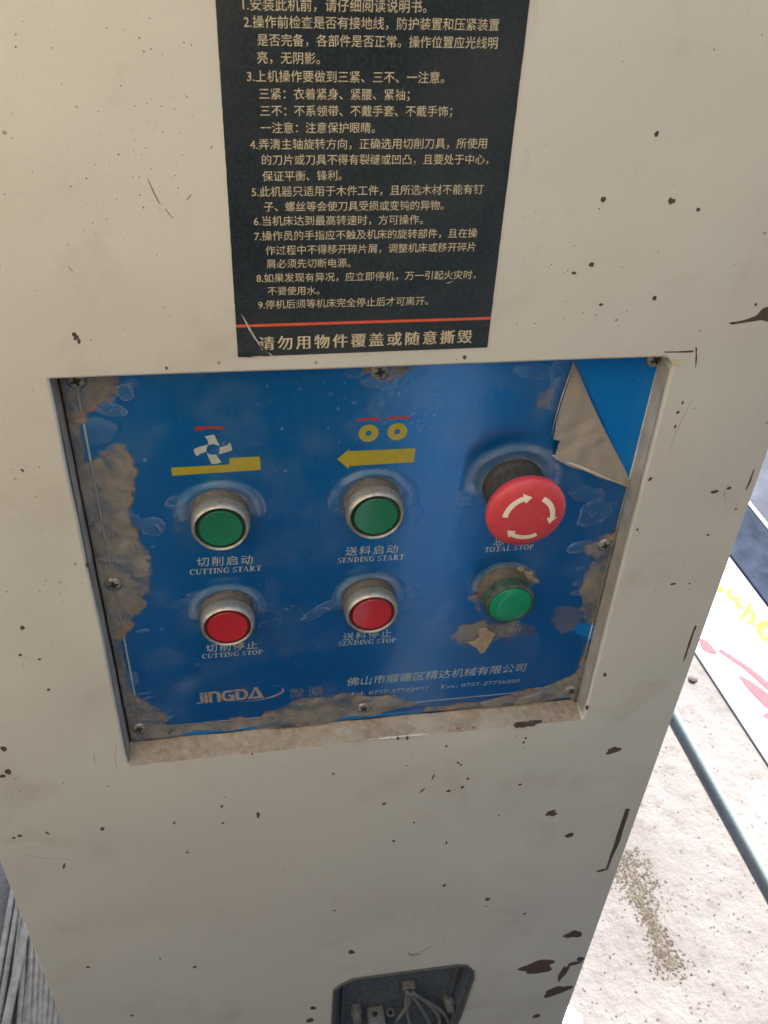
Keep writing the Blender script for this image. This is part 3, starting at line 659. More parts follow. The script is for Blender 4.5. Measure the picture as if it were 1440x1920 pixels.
# indicator lamp
h = .0165; X, Z, r = solve(911, 1003, 1170, h); yt = YP-h
lamp = thing('indicator_lamp', (X, YP, Z), 'green plastic indicator lamp with grimy body below the red stop button', 'indicator lamp', GBTN)
m = MB(); m.lathe(X, Z, [(r*1.04, YP), (r*1.03, YP-.003), (r, YP-.0045), (r, YP-h*.55), (r*.95, YP-h*.55)], 72); o = m.build('collar', M['collar'], lamp); shade_auto(o, 50)
m = MB(); m.lathe(X, Z, [(r*.985, YP-h*.50), (r*.985, yt+.002), (r*.96, yt+.0006), (r*.92, yt), (r*.86, yt), (r*.84, yt+.0008)], 72); o = m.build('body', M['lampbody'], lamp); shade_auto(o, 50)
m = MB(); m.lathe(X, Z, [(r*.845, yt+.002), (r*.845, yt+.0002), (r*.82, yt-.0001), (r*.4, yt-.0003), (0.0, yt-.0004)], 72); o = m.build('lens', M['lampgreen'], lamp); shade_auto(o, 50)
BT.append((X, Z, r))
# emergency stop
h = .029; X, Z, r = solve(913, 1060, 1022, h-.004); yt = YP-h; Es = (X, Z, r)
es = thing('emergency_stop_button', (X, YP, Z), 'large red mushroom stop button with three cream arrows, upper right of the plate', 'emergency stop', GBTN)
m = MB(); m.lathe(X, Z, [(.0158, YP), (.0158, YP-.004), (.0154, YP-.0052), (.0150, YP-.0055), (.0148, YP-.014), (.0135, YP-.015), (.0120, YP-.0155), (.0118, YP-.020), (.006, YP-.020)], 72); o = m.build('stem', M['black_dusty'], es); shade_auto(o, 40)
m = MB(); prof = [(.010, YP-.0175), (r*.86, YP-.0185), (r*.96, YP-.0202), (r*.995, YP-.0225)]
for i in range(1, 15):
    q = math.pi/2*i/14; prof.append((r*(math.cos(q)**.62 if i < 14 else 0.0), YP-.0237-(h-.0237)*math.sin(q)**1.0))
m.lathe(X, Z, prof, 96); o = m.build('mushroom_cap', M['mush'], es); shade_auto(o, 60)
def cap_y(rr):      # surface height of the cap at radius rr
    k = min(1, rr/r); q = math.acos(min(1, k**(1/.62))); return YP-.0237-(h-.0237)*math.sin(q)
def arrow(a0, a1, name='rotation_arrow'):        # clockwise from a0 to a1 (degrees, a1<a0)
    V = []; F = []; n = 16; rm = r*.60; hw = r*.066
    for i in range(n+1):
        q = math.radians(a0+(a1-a0)*i/n)
        for rr in (rm-hw, rm, rm+hw): V.append((X+rr*math.cos(q), cap_y(rr)-.00012, Z+rr*math.sin(q)))
    for i in range(n):
        for k in range(2): F.append((3*i+k, 3*i+k+1, 3*i+k+4, 3*i+k+3))
    n0 = len(V); qa = math.radians(a1); tip = math.radians(a1-19)
    for rr, q in ((rm-hw*2.1, qa), (rm, qa), (rm+hw*2.1, qa), (rm, tip)): V.append((X+rr*math.cos(q), cap_y(rr)-.00016, Z+rr*math.sin(q)))
    F += [(n0, n0+1, n0+3), (n0+1, n0+2, n0+3)]
    return part(name, V, F, M['cream'], es)
arrow(175, 108); arrow(62, -4); arrow(-62, -125)
BT.append((X, Z, .0165))

# ---------------------------------------------------------------- clear protective film over the plate
def P2(pts, y=YP): return np.array([[wp(*p, y).x, wp(*p, y).z] for p in pts])
G = .00055
gx = np.arange(pq[0][0]-.0004, pq[2][0]-.0002, G); gz = np.arange(pq[3][1]-.0012, pq[0][1]-.001, G)
XX, ZZ = np.meshgrid(gx, gz); sh = XX.shape
def vnoise(x, z, f, seed):
    r = np.random.default_rng(seed); T = r.random((256, 256)); x = x*f+37.3; z = z*f+11.7
    xi = np.floor(x).astype(int); zi = np.floor(z).astype(int); fx = x-xi; fz = z-zi; fx = fx*fx*(3-2*fx); fz = fz*fz*(3-2*fz)
    g_ = lambda a, b_: T[a % 256, b_ % 256]
    return (g_(xi, zi)*(1-fx)+g_(xi+1, zi)*fx)*(1-fz)+(g_(xi, zi+1)*(1-fx)+g_(xi+1, zi+1)*fx)*fz
def fbm(f, seed, o=4):
    s_ = 0; a = 1; tt = 0
    for k in range(o): s_ = s_+a*vnoise(XX, ZZ, f*2**k, seed+k); tt += a; a *= .55
    return s_/tt-.5
def sdist(poly_):   # signed distance, positive inside
    d = np.full(sh, 1e9); ins = np.zeros(sh, bool)
    for a, c in zip(poly_, np.roll(poly_, -1, 0)):
        e = c-a; wx = XX-a[0]; wz = ZZ-a[1]; tt = np.clip((wx*e[0]+wz*e[1])/(e@e+1e-12), 0, 1)
        d = np.minimum(d, np.hypot(wx-tt*e[0], wz-tt*e[1]))
        cnd = ((a[1] > ZZ) != (c[1] > ZZ)) & (XX < (c[0]-a[0])*(ZZ-a[1])/(c[1]-a[1]+1e-12)+a[0]); ins ^= cnd
    return np.where(ins, d, -d)
nH = sum(vnoise(XX*.22, ZZ, 330*2**k, 91+k)*.5**k for k in range(3))/1.75-.5
def sm(x, a, b_): u = np.clip((x-a)/(b_-a), 0, 1); return u*u*(3-2*u)
nA, nB, nC, nD = fbm(90, 1), fbm(320, 11), fbm(45, 21), fbm(150, 71); nE = fbm(140, 51)
dirt = np.zeros(sh); haze_glint = np.zeros(sh); H = np.full(sh, .00045) + .00012*fbm(60, 31) + .00003*fbm(300, 41)
tan = np.zeros(sh)
def patch(px, amt=1., soft=.0022, wob=.0045, lift=.0006, fine=.0034, target='dirt'):
    global dirt, haze_glint, H, tan
    s_ = sdist(P2(px)) + wob*nA + fine*nB + .0042*nH
    k = sm(s_, -soft*.3, soft)*amt
    if target == 'dirt':
        dirt = np.maximum(dirt, k)
        H += lift*.8*sm(s_, -.001, .006)*(.9+.12*nA+.12*nB); tan = np.maximum(tan, amt*np.exp(-((s_-.0016)/.0016)**2)*sm(nA+.35*nB+.05, -.02, .22))
    else: haze_glint = np.maximum(haze_glint, k)
    return s_
pts_list = [
 [(105,690),(238,690),(234,703),(225,725),(218,748),(200,758),(186,772),(165,775),(158,792),(140,800),(120,790)],
 [(120,880),(180,850),(214,828),(236,832),(248,852),(262,880),(255,905),(252,935),(247,965),(262,1000),(284,1045),(287,1070),(280,1100),(272,1132),(255,1160),(235,1190),(222,1198),(190,1200),(150,1000)],
 [(225,1260),(245,1285),(262,1300),(285,1318),(312,1340),(322,1358),(322,1400),(245,1400),(215,1300)],
 [(318,1358),(400,1350),(472,1345),(500,1335),(560,1308),(640,1298),(690,1300),(745,1305),(805,1320),(760,1327),(720,1335),(690,1400),(318,1400)],
 [(800,1325),(935,1305),(1000,1290),(1045,1272),(1082,1258),(1092,1210),(1120,1200),(1100,1330),(800,1330)],
 [(1165,960),(1150,1000),(1120,1008),(1092,1022),(1085,1034),(1108,1045),(1106,1060),(1090,1085),(1082,1100),(1086,1120),(1086,1140),(1095,1160),(1110,1180),(1160,1120),(1190,1000)],
 [(672,680),(760,680),(790,690),(768,698),(745,708),(712,715),(690,706)]]
SD = [patch(p) for p in pts_list]
# whole rim of film is dull and dusty
edge_d = np.minimum(XX-gx[0], 1)
rim = sm(-(XX-(gx[0]+.0055+.003*nA)), 0, .0015)*(ZZ < wp(100, 700, YP).z)
dirt = np.maximum(dirt, rim*.75)
# smears beside the lamp
patch([(845,1195),(860,1172),(905,1160),(960,1168),(1000,1160),(1010,1190),(960,1200),(900,1205),(862,1204)], .8, .002, .006, .0004, .003)
patch([(1030,1145),(1060,1133),(1090,1132),(1095,1150),(1080,1185),(1045,1192)], .4, .003, .008, .0003, .004)
patch([(1015,735),(1035,725),(1040,745),(1030,765),(1012,760)], .5, .003, .008, .0002, .004)
patch([(880,1120),(905,1090),(930,1075),(960,1060),(1000,1070),(1004,1090),(980,1085),(930,1090),(905,1115),(900,1150)], .8, .002, .005, .0004, .003)
bubble_c = []
def bubble(px, py, wx, wz, ang=0, hgt=.0012, hz=.35, rimk=.6):
    """a lifted blister: domed height, milky interior and painted white highlights along its outline"""
    global haze_glint, H
    hz *= .6; rimk *= 1.5; c_ = wp(px, py, YP); a = math.radians(ang); u = (XX-c_.x)*math.cos(a)+(ZZ-c_.z)*math.sin(a); v = -(XX-c_.x)*math.sin(a)+(ZZ-c_.z)*math.cos(a)
    q = np.sqrt((u/wx)**2+(v/wz)**2)*(1+.7*nA+.5*nD)
    dome = np.clip(1-q*q, 0, 1); H += hgt*.5*dome**.8
    haze_glint = np.maximum(haze_glint, hz*sm(1-q, 0, .12)*(.45+.6*q**3+nB)); haze_glint = np.maximum(haze_glint, rimk*np.exp(-((q-.95)/.045)**2)*sm(nE+.05, -.1, .22)*(.7+nB)); haze_glint = np.maximum(haze_glint, rimk*.7*np.exp(-((v/wz-.25*np.sin(u*900))/.10)**2)*(q < .8)*sm(nE-.08, 0, .12))  # rim and centre streaks are highlights put into the milky colour
def crescent(bx, bz, br, wx, wz, dz, hgt=.0016, seed=1, a0=0, wings=1.0):
    """film stretched over a button base: a crest around its upper side, running out into wings"""
    global haze_glint, H
    x = XX-bx; z = ZZ-bz-dz; q = np.sqrt((x/wx)**2+(z/wz)**2)*(1+.12*nC); inner = np.hypot(XX-bx, ZZ-bz)-br
    up = sm(ZZ-bz+.006+.006*nA, 0, .006)
    crest = np.exp(-((q-.86)/.11)**2)*up; H += hgt*crest*.8 + .0010*up*sm(1-q, 0, .4)
    body = sm(1-q, 0, .05)*up
    haze_glint = np.maximum(haze_glint, body*(.22+.4*nB+.3*nD)); haze_glint = np.maximum(haze_glint, crest*(.42+.9*nA+.3*nB)); haze_glint = np.maximum(haze_glint, .65*np.exp(-((q-.99)/.022)**2)*up*sm(nC, -.15, .25))
    dirt_k = .85*np.exp(-(np.clip(inner, 0, 1)/.0013)**2); return dirt_k
for i, ((bx, bz, br), wx, wz, dz) in enumerate(zip(BT, (.0225,.0225,.0205,.020,.018,.0265), (.0185,.0190,.0185,.018,.0155,.0205), (.0012,.0015,.001,.001,.002,.0045))):
    dk = crescent(bx, bz, br, wx, wz, dz); dirt = np.maximum(dirt, dk*(.6+nB))
for a_ in [(333,1080+35,0,0)]: pass
bubble(330,940,.006,.0035,25); bubble(345,1130,.011,.0030,8,.001,.3); bubble(400,1112,.014,.0028,0,.001,.3); bubble(508,1140,.008,.0028,-12,.001,.25); bubble(505,1168,.007,.003,10,.0008,.25)
bubble(625,1135,.011,.0035,12,.001,.3); bubble(765,1110,.007,.005,-25,.001,.3); bubble(760,1150,.006,.0025,20,.001,.3); bubble(765,955,.007,.010,10,.0008,.22); bubble(345,985,.005,.004,0,.001,.3)
bubble(172,805,.0105,.0075,5,.0016,.45,.9); bubble(208,768,.006,.0035,-5,.0012,.5,.8); bubble(235,735,.0035,.0042,10,.0012,.4,.9); bubble(250,716,.0028,.0022,0,.001,.7,.8); bubble(212,754,.0022,.0015,0,.0008,.6)
bubble(286,700,.003,.002); bubble(305,703,.003,.0025,0,.001,.5); bubble(330,704,.0022,.0018,0,.001,.4); bubble(372,702,.0025,.0015,0,.001,.4); bubble(420,699,.003,.0012,0,.0008,.3)
bubble(662,698,.005,.0030,-5,.001,.4); bubble(700,718,.0065,.0030,-8,.0012,.4); bubble(742,712,.0050,.0032,15,.001,.4); bubble(775,703,.0030,.0028,10,.001,.35); bubble(796,696,.0022,.0025,0,.001,.35)
bubble(1000,695,.010,.0045,-10,.001,.3); bubble(1045,740,.006,.010,0,.001,.33,.4); bubble(1060,700,.009,.007,0,.001,.33,.4)
bubble(1100,925,.012,.006,-20,.001,.35); bubble(1115,960,.010,.010,-10,.001,.4,.6); bubble(1085,1025,.007,.004,15,.001,.5,.8); bubble(1088,1065,.003,.002,10,.0008,.5); bubble(1082,1092,.003,.0022,10,.0008,.5); bubble(1080,1110,.003,.002,10,.0008,.5)
bubble(265,1182,.004,.0012,5,.0008,.7); bubble(240,1270,.006,.005,0,.0012,.4,.8); bubble(262,1300,.006,.0012,5,.0008,.5); bubble(268,1310,.007,.0010,12,.0008,.6); bubble(310,1335,.005,.0009,35,.0008,.6); bubble(318,1345,.004,.0008,40,.0008,.6)
bubble(240,975,.006,.006,0,.0018,.3); bubble(285,985,.007,.006,-20,.001,.3,.7); bubble(230,1040,.010,.004,60,.0016,.5,.9); bubble(255,1080,.006,.010,-20,.0016,.5,.9); bubble(205,1050,.008,.002,-10,.001,.5)
bubble(560,1325,.010,.003,15,.001,.2); bubble(610,1312,.008,.003,5,.001,.2); bubble(760,1316,.012,.004,-2,.001,.3); bubble(1010,1305,.012,.005,15,.0012,.3); bubble(890,925,.012,.007,15,.001,.3,.5); bubble(1062,905,.010,.009,-25,.0008,.25,.5)
bubble(590,1150,.008,.003,25,.001,.28)
for k in range(150):                                   # pin-size air bubbles
    px, py = random.uniform(270, 1080), random.uniform(710, 1250)
    if random.random() < .5: px, py = random.gauss(745, 60), random.uniform(715, 830)
    c_ = wp(px, py, YP); rr = random.uniform(.0005, .0012); q = np.hypot(XX-c_.x, ZZ-c_.z)/rr; haze_glint = np.maximum(haze_glint, random.uniform(.15, .5)*sm(1-q, 0, .6))
# pale vertical reflection streak painted into the film, under the top middle screw
c_ = wp(712, 760, YP); haze_glint = np.maximum(haze_glint, .30*np.exp(-((XX-c_.x)/.006)**2)*sm(ZZ-c_.z+.004, -.012, .004)*(.6+1.4*nB)*(ZZ < wp(712, 700, YP).z+.006))
c_ = wp(350, 1285, YP); haze_glint = np.maximum(haze_glint, .22*np.exp(-(((XX-c_.x)*.8+(ZZ-c_.z)*.6)/.009)**2-(((ZZ-c_.z)*.8-(XX-c_.x)*.6)/.005)**2))
haze_glint = np.maximum(haze_glint, .16*sm(nC+.4*nA, -.12, .3)*(.6+nB)); haze_glint = np.maximum(haze_glint, .5*sm(nH+.3*nB, .40, .5)*sm(nC, .05, .2))
# long wrinkles down the loose left strip
wr = np.sin((XX*900+ZZ*140)+nA*9)*sm(-(XX-(gx[0]+.016)), 0, .006); H += .00035*wr*sm(nC+.2, 0, .3)
# remove film: holes at buttons, the peeled corner, the torn gap, below the ragged lower edge
keep = np.ones(sh, bool)
for bx, bz, br in BT: keep &= np.hypot(XX-bx, ZZ-bz) > br*.97
for px, py in ((143,713),(712,697),(1228,674),(213,1095),(1134,1022),(261,1366),(682,1327),(1071,1294)):
    c_ = wp(px, py, YP-.0012); H += .0006*np.exp(-(np.hypot(XX-c_.x, ZZ-c_.z)/.007)**2); keep &= np.hypot(XX-c_.x, ZZ-c_.z) > .0040
FA, FB = wp(1076, 668, YP), wp(1189, 914, YP)          # the fold line
keep &= sdist(P2([(1066,640),(1189,916),(1330,960),(1330,600),(1066,600)])) < 0
keep &= sdist(P2([(1078,1172),(1100,1168),(1118,1174),(1160,1180),(1160,1196),(1105,1196),(1090,1188),(1080,1190)])) + .0006*nB < 0
low = P2([(200,1400),(262,1386),(330,1379),(372,1367),(430,1369),(470,1361),(520,1365),(560,1361),(610,1356),(655,1341),(682,1342),(720,1338),(800,1333),(870,1330),(960,1322),(1030,1312),(1056,1306),(1068,1305),(1068,1330),(900,1345),(700,1450),(200,1450)])
keep &= sdist(low) + .0005*nB < 0
haze_glint = np.clip(haze_glint, 0, 1); ln = np.minimum(np.abs(XX-lx0), np.abs(XX-lx1)); dirt = np.clip(dirt*(1-.35*np.exp(-(ln/.0007)**2)*(nA > -.25)), 0, 1); tan = np.clip(tan, 0, 1)
film = thing('protective_film', (.06, YP, .93), 'torn clear protective film, dirty and blistered at its edges, stuck over the blue plate', 'plastic film')
idx = -np.ones(sh, int); cell = keep[:-1, :-1] & keep[1:, :-1] & keep[:-1, 1:] & keep[1:, 1:]
used = np.zeros(sh, bool); used[:-1, :-1] |= cell; used[1:, :-1] |= cell; used[:-1, 1:] |= cell; used[1:, 1:] |= cell
idx[used] = np.arange(used.sum()); co = np.stack([XX[used], YP-np.maximum(H[used], .00028), ZZ[used]], 1)-np.array(film.location)
f4 = np.stack([idx[:-1, :-1][cell], idx[:-1, 1:][cell], idx[1:, 1:][cell], idx[1:, :-1][cell]], 1)
me = bpy.data.meshes.new('film_sheet'); me.vertices.add(len(co)); me.vertices.foreach_set('co', co.ravel()); me.loops.add(f4.size); me.loops.foreach_set('vertex_index', f4.ravel().astype(np.int32))
me.polygons.add(len(f4)); me.polygons.foreach_set('loop_start', np.arange(0, f4.size, 4, dtype=np.int32)); me.update(calc_edges=True); me.shade_smooth()
for nm, arr in (('dirt', dirt), ('haze_glint', haze_glint), ('tan', tan)):
    at = me.attributes.new(nm, 'FLOAT', 'POINT'); at.data.foreach_set('value', arr[used].astype(np.float32))
t = NT('clear_film')
n1 = t.noise(130, 6, .6); n2 = t.noise(55, 5, .6, dist=.6); n3 = t.noise(900, 3, .6)
dc = t.mix(t.ramp(n1, [(.30, 0.0), (.68, 1.0)]), (.20, .185, .16), (.30, .27, .23)); dc = t.mix(t.math('MULTIPLY', t.ramp(n3, [(.4, 0.0), (.7, 1.0)]), .5), dc, (.30, .28, .245))
dc = t.mix(t.math('MULTIPLY', t.attr('tan'), .85), dc, (.40, .235, .115))
dc = t.mix(t.ramp(n2, [(.33, .65), (.46, 0.0)]), dc, (.095, .135, .155))
D_ = t.n('BsdfDiffuse'); t.l(dc, D_.inputs[0]); Tr = t.n('BsdfTransparent'); Tr.inputs[0].default_value = (.98, .995, .92, 1)
Gl = t.n('BsdfGlossy'); Gl.inputs['Roughness'].default_value = .09; Gl.inputs[0].default_value = (1, 1, 1, 1)
nb = t.bump(n3, .10, .0002); t.l(nb, Gl.inputs['Normal'])
fr_ = t.n('Fresnel'); fr_.inputs[0].default_value = 1.45; t.l(nb, fr_.inputs['Normal'])
mk = t.n('BsdfDiffuse'); mk.inputs[0].default_value = (.66, .72, .74, 1)
m1 = t.n('MixShader'); t.l(t.math('MULTIPLY', t.attr('haze_glint'), .36, True), m1.inputs[0]); t.l(Tr.outputs[0], m1.inputs[1]); t.l(mk.outputs[0], m1.inputs[2])
da = t.math('MULTIPLY', t.attr('dirt'), t.ramp(n2, [(.30, .30), (.60, .90)]), True)
m2 = t.n('MixShader'); t.l(da, m2.inputs[0]); t.l(m1.outputs[0], m2.inputs[1]); t.l(D_.outputs[0], m2.inputs[2])
m3 = t.n('MixShader'); t.l(t.math('MULTIPLY', fr_.outputs[0], .75), m3.inputs[0]); t.l(m2.outputs[0], m3.inputs[1]); t.l(Gl.outputs[0], m3.inputs[2])
t.l(m3.outputs[0], t.out.inputs['Surface']); M['film'] = t.m
me.materials.append(t.m); fo = link(bpy.data.objects.new('film_sheet', me)); fo.parent = film
# the folded-back corner: underside of the film, dusty
t = NT('film_underside'); n1 = t.noise(70, 5, .6, dist=.7); n2 = t.noise(500, 4, .7)
c = t.mix(t.ramp(n1, [(.35, 0.0), (.65, 1.0)]), (.36, .335, .295), (.40, .335, .265)); c = t.mix(t.ramp(n1, [(.32, .8), (.46, 0.0)]), c, (.31, .295, .275)); c = t.mix(t.ramp(n2, [(.5, 0.0), (.75, .4)]), c, (.30, .21, .13))
M['under'] = t.set(Base_Color=c, Roughness=.6, Normal=t.bump(n2, .4, .0004))
flap = [(1074,676),(1068,705),(1053,750),(1041,790),(1034,818),(1045,822),(1056,825),(1064,834),(1064,847),(1054,850),(1036,853),(1065,869),(1100,883),(1140,900),(1165,908),(1188,917),(1172,880),(1150,838),(1128,795),(1106,748),(1090,710)]
ye = YP-.0014; q2 = P2(flap, ye); fold0, fold1 = P2([(1074,676)], ye)[0], P2([(1188,917)], ye)[0]; fd = fold1-fold0; fn = np.array([fd[1], -fd[0]])/np.hypot(*fd)
bm = bmesh.new(); vs = [bm.verts.new((p[0], 0, p[1])) for p in q2]; bm.faces.new(vs)
bmesh.ops.triangulate(bm, faces=bm.faces)
for _ in range(4): bmesh.ops.subdivide_edges(bm, edges=[e for e in bm.edges if e.calc_length() > .0025], cuts=1, use_grid_fill=True); bmesh.ops.triangulate(bm, faces=bm.faces)
off = wloc(film)
for v in bm.verts:
    d = abs((v.co.x-fold0[0])*fn[0]+(v.co.z-fold0[1])*fn[1]); hgt = .0008+.0010*math.sin(min(d/.003, 1)*math.pi/2)+.0016*(d/.02)**1.5+.0005*math.sin(v.co.z*130+v.co.x*90+2*math.sin(v.co.x*210))*min(1, d/.004)+.0002*math.sin(v.co.x*300-v.co.z*340+3*math.sin(v.co.z*150))*min(1, d/.004)
    v.co = Vector((v.co.x, YP-hgt, v.co.z))-off
bmesh.ops.recalc_face_normals(bm, faces=bm.faces)
ft = M['under'].node_tree; tr = ft.nodes.new('ShaderNodeBsdfTransparent'); mx = ft.nodes.new('ShaderNodeMixShader'); mx.inputs[0].default_value = .86
ft.links.new(tr.outputs[0], mx.inputs[1]); ft.links.new(ft.nodes['Principled BSDF'].outputs[0], mx.inputs[2]); ft.links.new(mx.outputs[0], ft.nodes['Material Output'].inputs[0])
me = bpy.data.meshes.new('folded_corner'); bm.to_mesh(me); bm.free(); me.materials.append(M['under']); me.shade_smooth()
fo = link(bpy.data.objects.new('folded_corner', me)); fo.parent = film; fo['label'] = 'folded back dusty corner'
M['curl'] = plain('pale_film_edge', (.50, .47, .36), .4, var=.2, scale=300)
for pth, wd in (([(1037,854),(1062,866),(1080,873),(1100,881),(1125,892),(1150,902),(1172,909)], .0016), ([(1074,682),(1066,708),(1051,752),(1040,790),(1034,816)], .0005)):
    m = MB(); P_ = [wp(*p, YP-.0030-.0012*math.sin(math.pi*k/(len(pth)-1))) for k, p in enumerate(pth)]
    m.tube([P_[k//3].lerp(P_[min(k//3+1, len(P_)-1)], (k % 3)/3) for k in range(3*(len(P_)-1)+1)], [wd*(.25+.75*math.sin(math.pi*min(1, k/(3*(len(P_)-1))*1.1+.05))**.5)*random.uniform(.8, 1.1)*.5 for k in range(3*(len(P_)-1)+1)], 8); m.build('curled_edge', M['curl'], film, smooth=True)
# torn scrap of tape under the lamp
t = NT('brown_scrap'); n1 = t.noise(420, 5, .7)
M['scrap'] = t.set(Base_Color=t.mix(t.ramp(n1, [(.3, 0.0), (.7, 1.0)]), (.27, .20, .13), (.42, .33, .23)), Roughness=.85, Normal=t.bump(n1, .8, .0008))
chip_poly([(898,1183),(912,1178),(928,1188),(922,1200),(916,1210),(908,1222),(900,1224),(893,1214),(884,1210),(878,1205),(890,1203),(899,1196)], 'tape_scrap', YP-.0014, 'scrap', film, .0004, 2, .0002)
for (px, py, ww, hh, sd_) in ((990,1078,.0065,.004,3),(1003,1088,.004,.003,4),(975,1068,.004,.0025,6)):
    c_ = wp(px, py, YP-.002); m = MB(); m.prism(blob(c_.x, c_.z, ww, hh, -30, sd_, 16, .5), YP-.0028, YP-.0008); m.build('grit', M['scrap'], film)

# ---------------------------------------------------------------- socket at the bottom of the cabinet
M['sock'] = plain('dusty_blue_plastic', (.080, .095, .115), .7, var=.35, scale=250, bumpd=.0006)
M['rubber'] = plain('grimy_rubber', (.075, .075, .06), .85, var=.4, scale=500, bumpd=.0005)
M['term'] = plain('grey_terminal', (.15, .15, .14), .7, var=.3, scale=400)
M['wire'] = plain('dusty_grey_wire', (.17, .165, .148), .75, var=.3, scale=600)
cc = wp(755, 1930); so = thing('wiring_socket', (cc.x, YF, cc.z), 'open dark blue wiring socket with rubber rim and loose grey wires low on the cabinet', 'socket')
def inset(pts, d):
    ar = sum(a[0]*c[1]-c[0]*a[1] for a, c in zip(pts, pts[1:]+pts[:1])); s_ = 1 if ar > 0 else -1; out = []
    n = len(pts)
    for i in range(n):
        a, b_, c = Vector(pts[i-1]), Vector(pts[i]), Vector(pts[(i+1) % n]); e1 = (b_-a).normalized(); e2 = (c-b_).normalized()
        n1 = Vector((-e1.y, e1.x))*s_; n2 = Vector((-e2.y, e2.x))*s_; k = (n1+n2); k = k/max(.5, k.length_squared/2) if k.length > 0 else n1; out.append(tuple(b_+k*d))
    return out
def loft(loops, name, mat, cap=False):
    n = len(loops[0][0]); V = []; F = []
    for pts, y in loops: V += [(p[0], y, p[1]) for p in pts]
    for k in range(len(loops)-1):
        for i in range(n): F.append((k*n+i, k*n+(i+1) % n, (k+1)*n+(i+1) % n, (k+1)*n+i))
    if cap: F.append(tuple(range((len(loops)-1)*n, len(loops)*n)))
    o = part(name, V, F, mat, so); bm = bmesh.new(); bm.from_mesh(o.data); bmesh.ops.recalc_face_normals(bm, faces=bm.faces); bm.to_mesh(o.data); bm.free(); shade_auto(o, 30); return o
so_o = inset(sock, -.0022)
loft([(so_o, YF), (so_o, YF-.0012), (inset(sock, -.0016), YF-.0018), (inset(sock, -.0004), YF-.0018), (inset(sock, .0002), YF-.001), (inset(sock, .0004), YF+.012)], 'rubber_rim', M['rubber'])
loft([(inset(sock, .0006), YF+.001), (inset(sock, .0022), YF+.001), (inset(sock, .0026), YF+.004), (inset(sock, .0034), YF+.013), (inset(sock, .0075), YF+.0135), (inset(sock, .0080), YF+.0105), (inset(sock, .0098), YF+.0105), (inset(sock, .0104), YF+.0150)], 'dish', M['sock'], True)
YB = YF+.015
def lb(px, py, y): return wp(px, py, y)
YB2 = YF+.022; a = lb(687, 1889, YB); m = MB(); m.box((a.x, YF-.004, a.z-.030), (a.x+.0150, YB, a.z)); tb = bev(m.build('terminal_block', M['term'], so), .0006)
def up_ring(px, py, r0, r1, dz, mat, name):
    c_ = fp(px, py, a.z); m = MB(); n = 20; V = []
    for rr, z_ in ((r0, a.z-.0005), (r0, a.z+dz), (r1, a.z+dz)) if r1 > 0 else ((r0, a.z+dz),): V += [(c_.x+rr*math.cos(2*math.pi*k/n), c_.y+rr*math.sin(2*math.pi*k/n), z_) for k in range(n)]
    F = [(q*n+k, q*n+(k+1) % n, (q+1)*n+(k+1) % n, (q+1)*n+k) for q in range(2) for k in range(n)] if r1 > 0 else [tuple(range(n))]
    m.add(V, F); m.build(name, mat, tb)
for px, py in ((703, 1902), (732, 1899)):
    up_ring(px, py, .0036, .0024, .0007, M['term'], 'screw_well'); up_ring(px, py, .0025, 0, .0003, M['black'], 'screw_hole')
m = MB(); xm = fp(717, 1900, a.z).x; m.box((xm-.0004, YF-.004, a.z-.010), (xm+.0004, YB-.001, a.z+.0012)); m.build('divider', M['term'], tb)
for px, py, sx in ((668, 1898, 1), (842, 1878, 1)):
    a = lb(px, py, YF+.010); m = MB(); m.lathe(a.x, a.z, [(.0052, YB), (.0052, YF+.008), (.0044, YF+.007), (.0036, YF+.007), (.0036, YF+.002), (0.0, YF+.002)], 28); o = m.build('post', M['term'], so); shade_auto(o)
a = lb(765, 1850, YF+.011); m = MB(); m.box((a.x-.0050, YF+.008, a.z-.004), (a.x+.0060, YB, a.z+.0030)); bev(m.build('cable_clip', M['term'], so), .0008)
for path in ([(766,1860),(768,1875),(762,1890),(750,1905),(735,1925),(720,1950)], [(770,1862),(780,1875),(790,1890),(802,1910),(812,1935)], [(772,1860),(790,1872),(812,1884),(830,1896),(840,1912),(846,1940)], [(764,1858),(760,1880),(764,1905),(772,1935)], [(775,1862),(800,1878),(822,1900),(826,1930)]):
    P = [lb(px, py, YF+.0055+.0012*math.sin(i*1.7)) for i, (px, py) in enumerate(path)]; S_ = []
    for i in range(len(P)-1):
        for k in range(4): S_.append(P[i].lerp(P[i+1], k/4))
    S_.append(P[-1]); 
    for _ in range(2): S_ = [S_[0]]+[(S_[i-1]+S_[i]+S_[i+1])/3 for i in range(1, len(S_)-1)]+[S_[-1]]
    m = MB(); m.tube(S_, .00155, 10); m.build('wire', M['wire'], so, smooth=True)

# ---------------------------------------------------------------- things on the floor at right
def floor_poly(pts, z): return [fp(*p, z) for p in pts]
def slab(name, pts, z0, z1, mat, parent, bv=.002):
    n = len(pts); q = [(p[0], p[1]) for p in pts]; ar = sum(a[0]*c[1]-c[0]*a[1] for a, c in zip(q, q[1:]+q[:1]))
    if ar < 0: q.reverse()
    V = [(p[0], p[1], z0) for p in q]+[(p[0], p[1], z1) for p in q]
    return bev(part(name, V, [tuple(reversed(range(n))), tuple(range(n, 2*n))]+[(i, (i+1) % n, (i+1) % n+n, i+n) for i in range(n)], mat, parent), bv)
M['board'] = plain('white_board', (.45, .45, .45), .9, Specular_IOR_Level=.1, var=.03, scale=30)
M['slate'] = plain('dark_slate_steel', (.020, .027, .042), .95, Specular_IOR_Level=.08, var=.45, scale=18, bumpd=.0008)
M['slate2'] = plain('grey_steel', (.060, .064, .080), .95, Specular_IOR_Level=.08, var=.3, scale=14, bumpd=.0008)
M['edgew'] = plain('pale_edge', (.30, .30, .30), .9)
M['marker_y'] = plain('yellow_marker', (.42, .32, .01), .8, var=.15, scale=60)
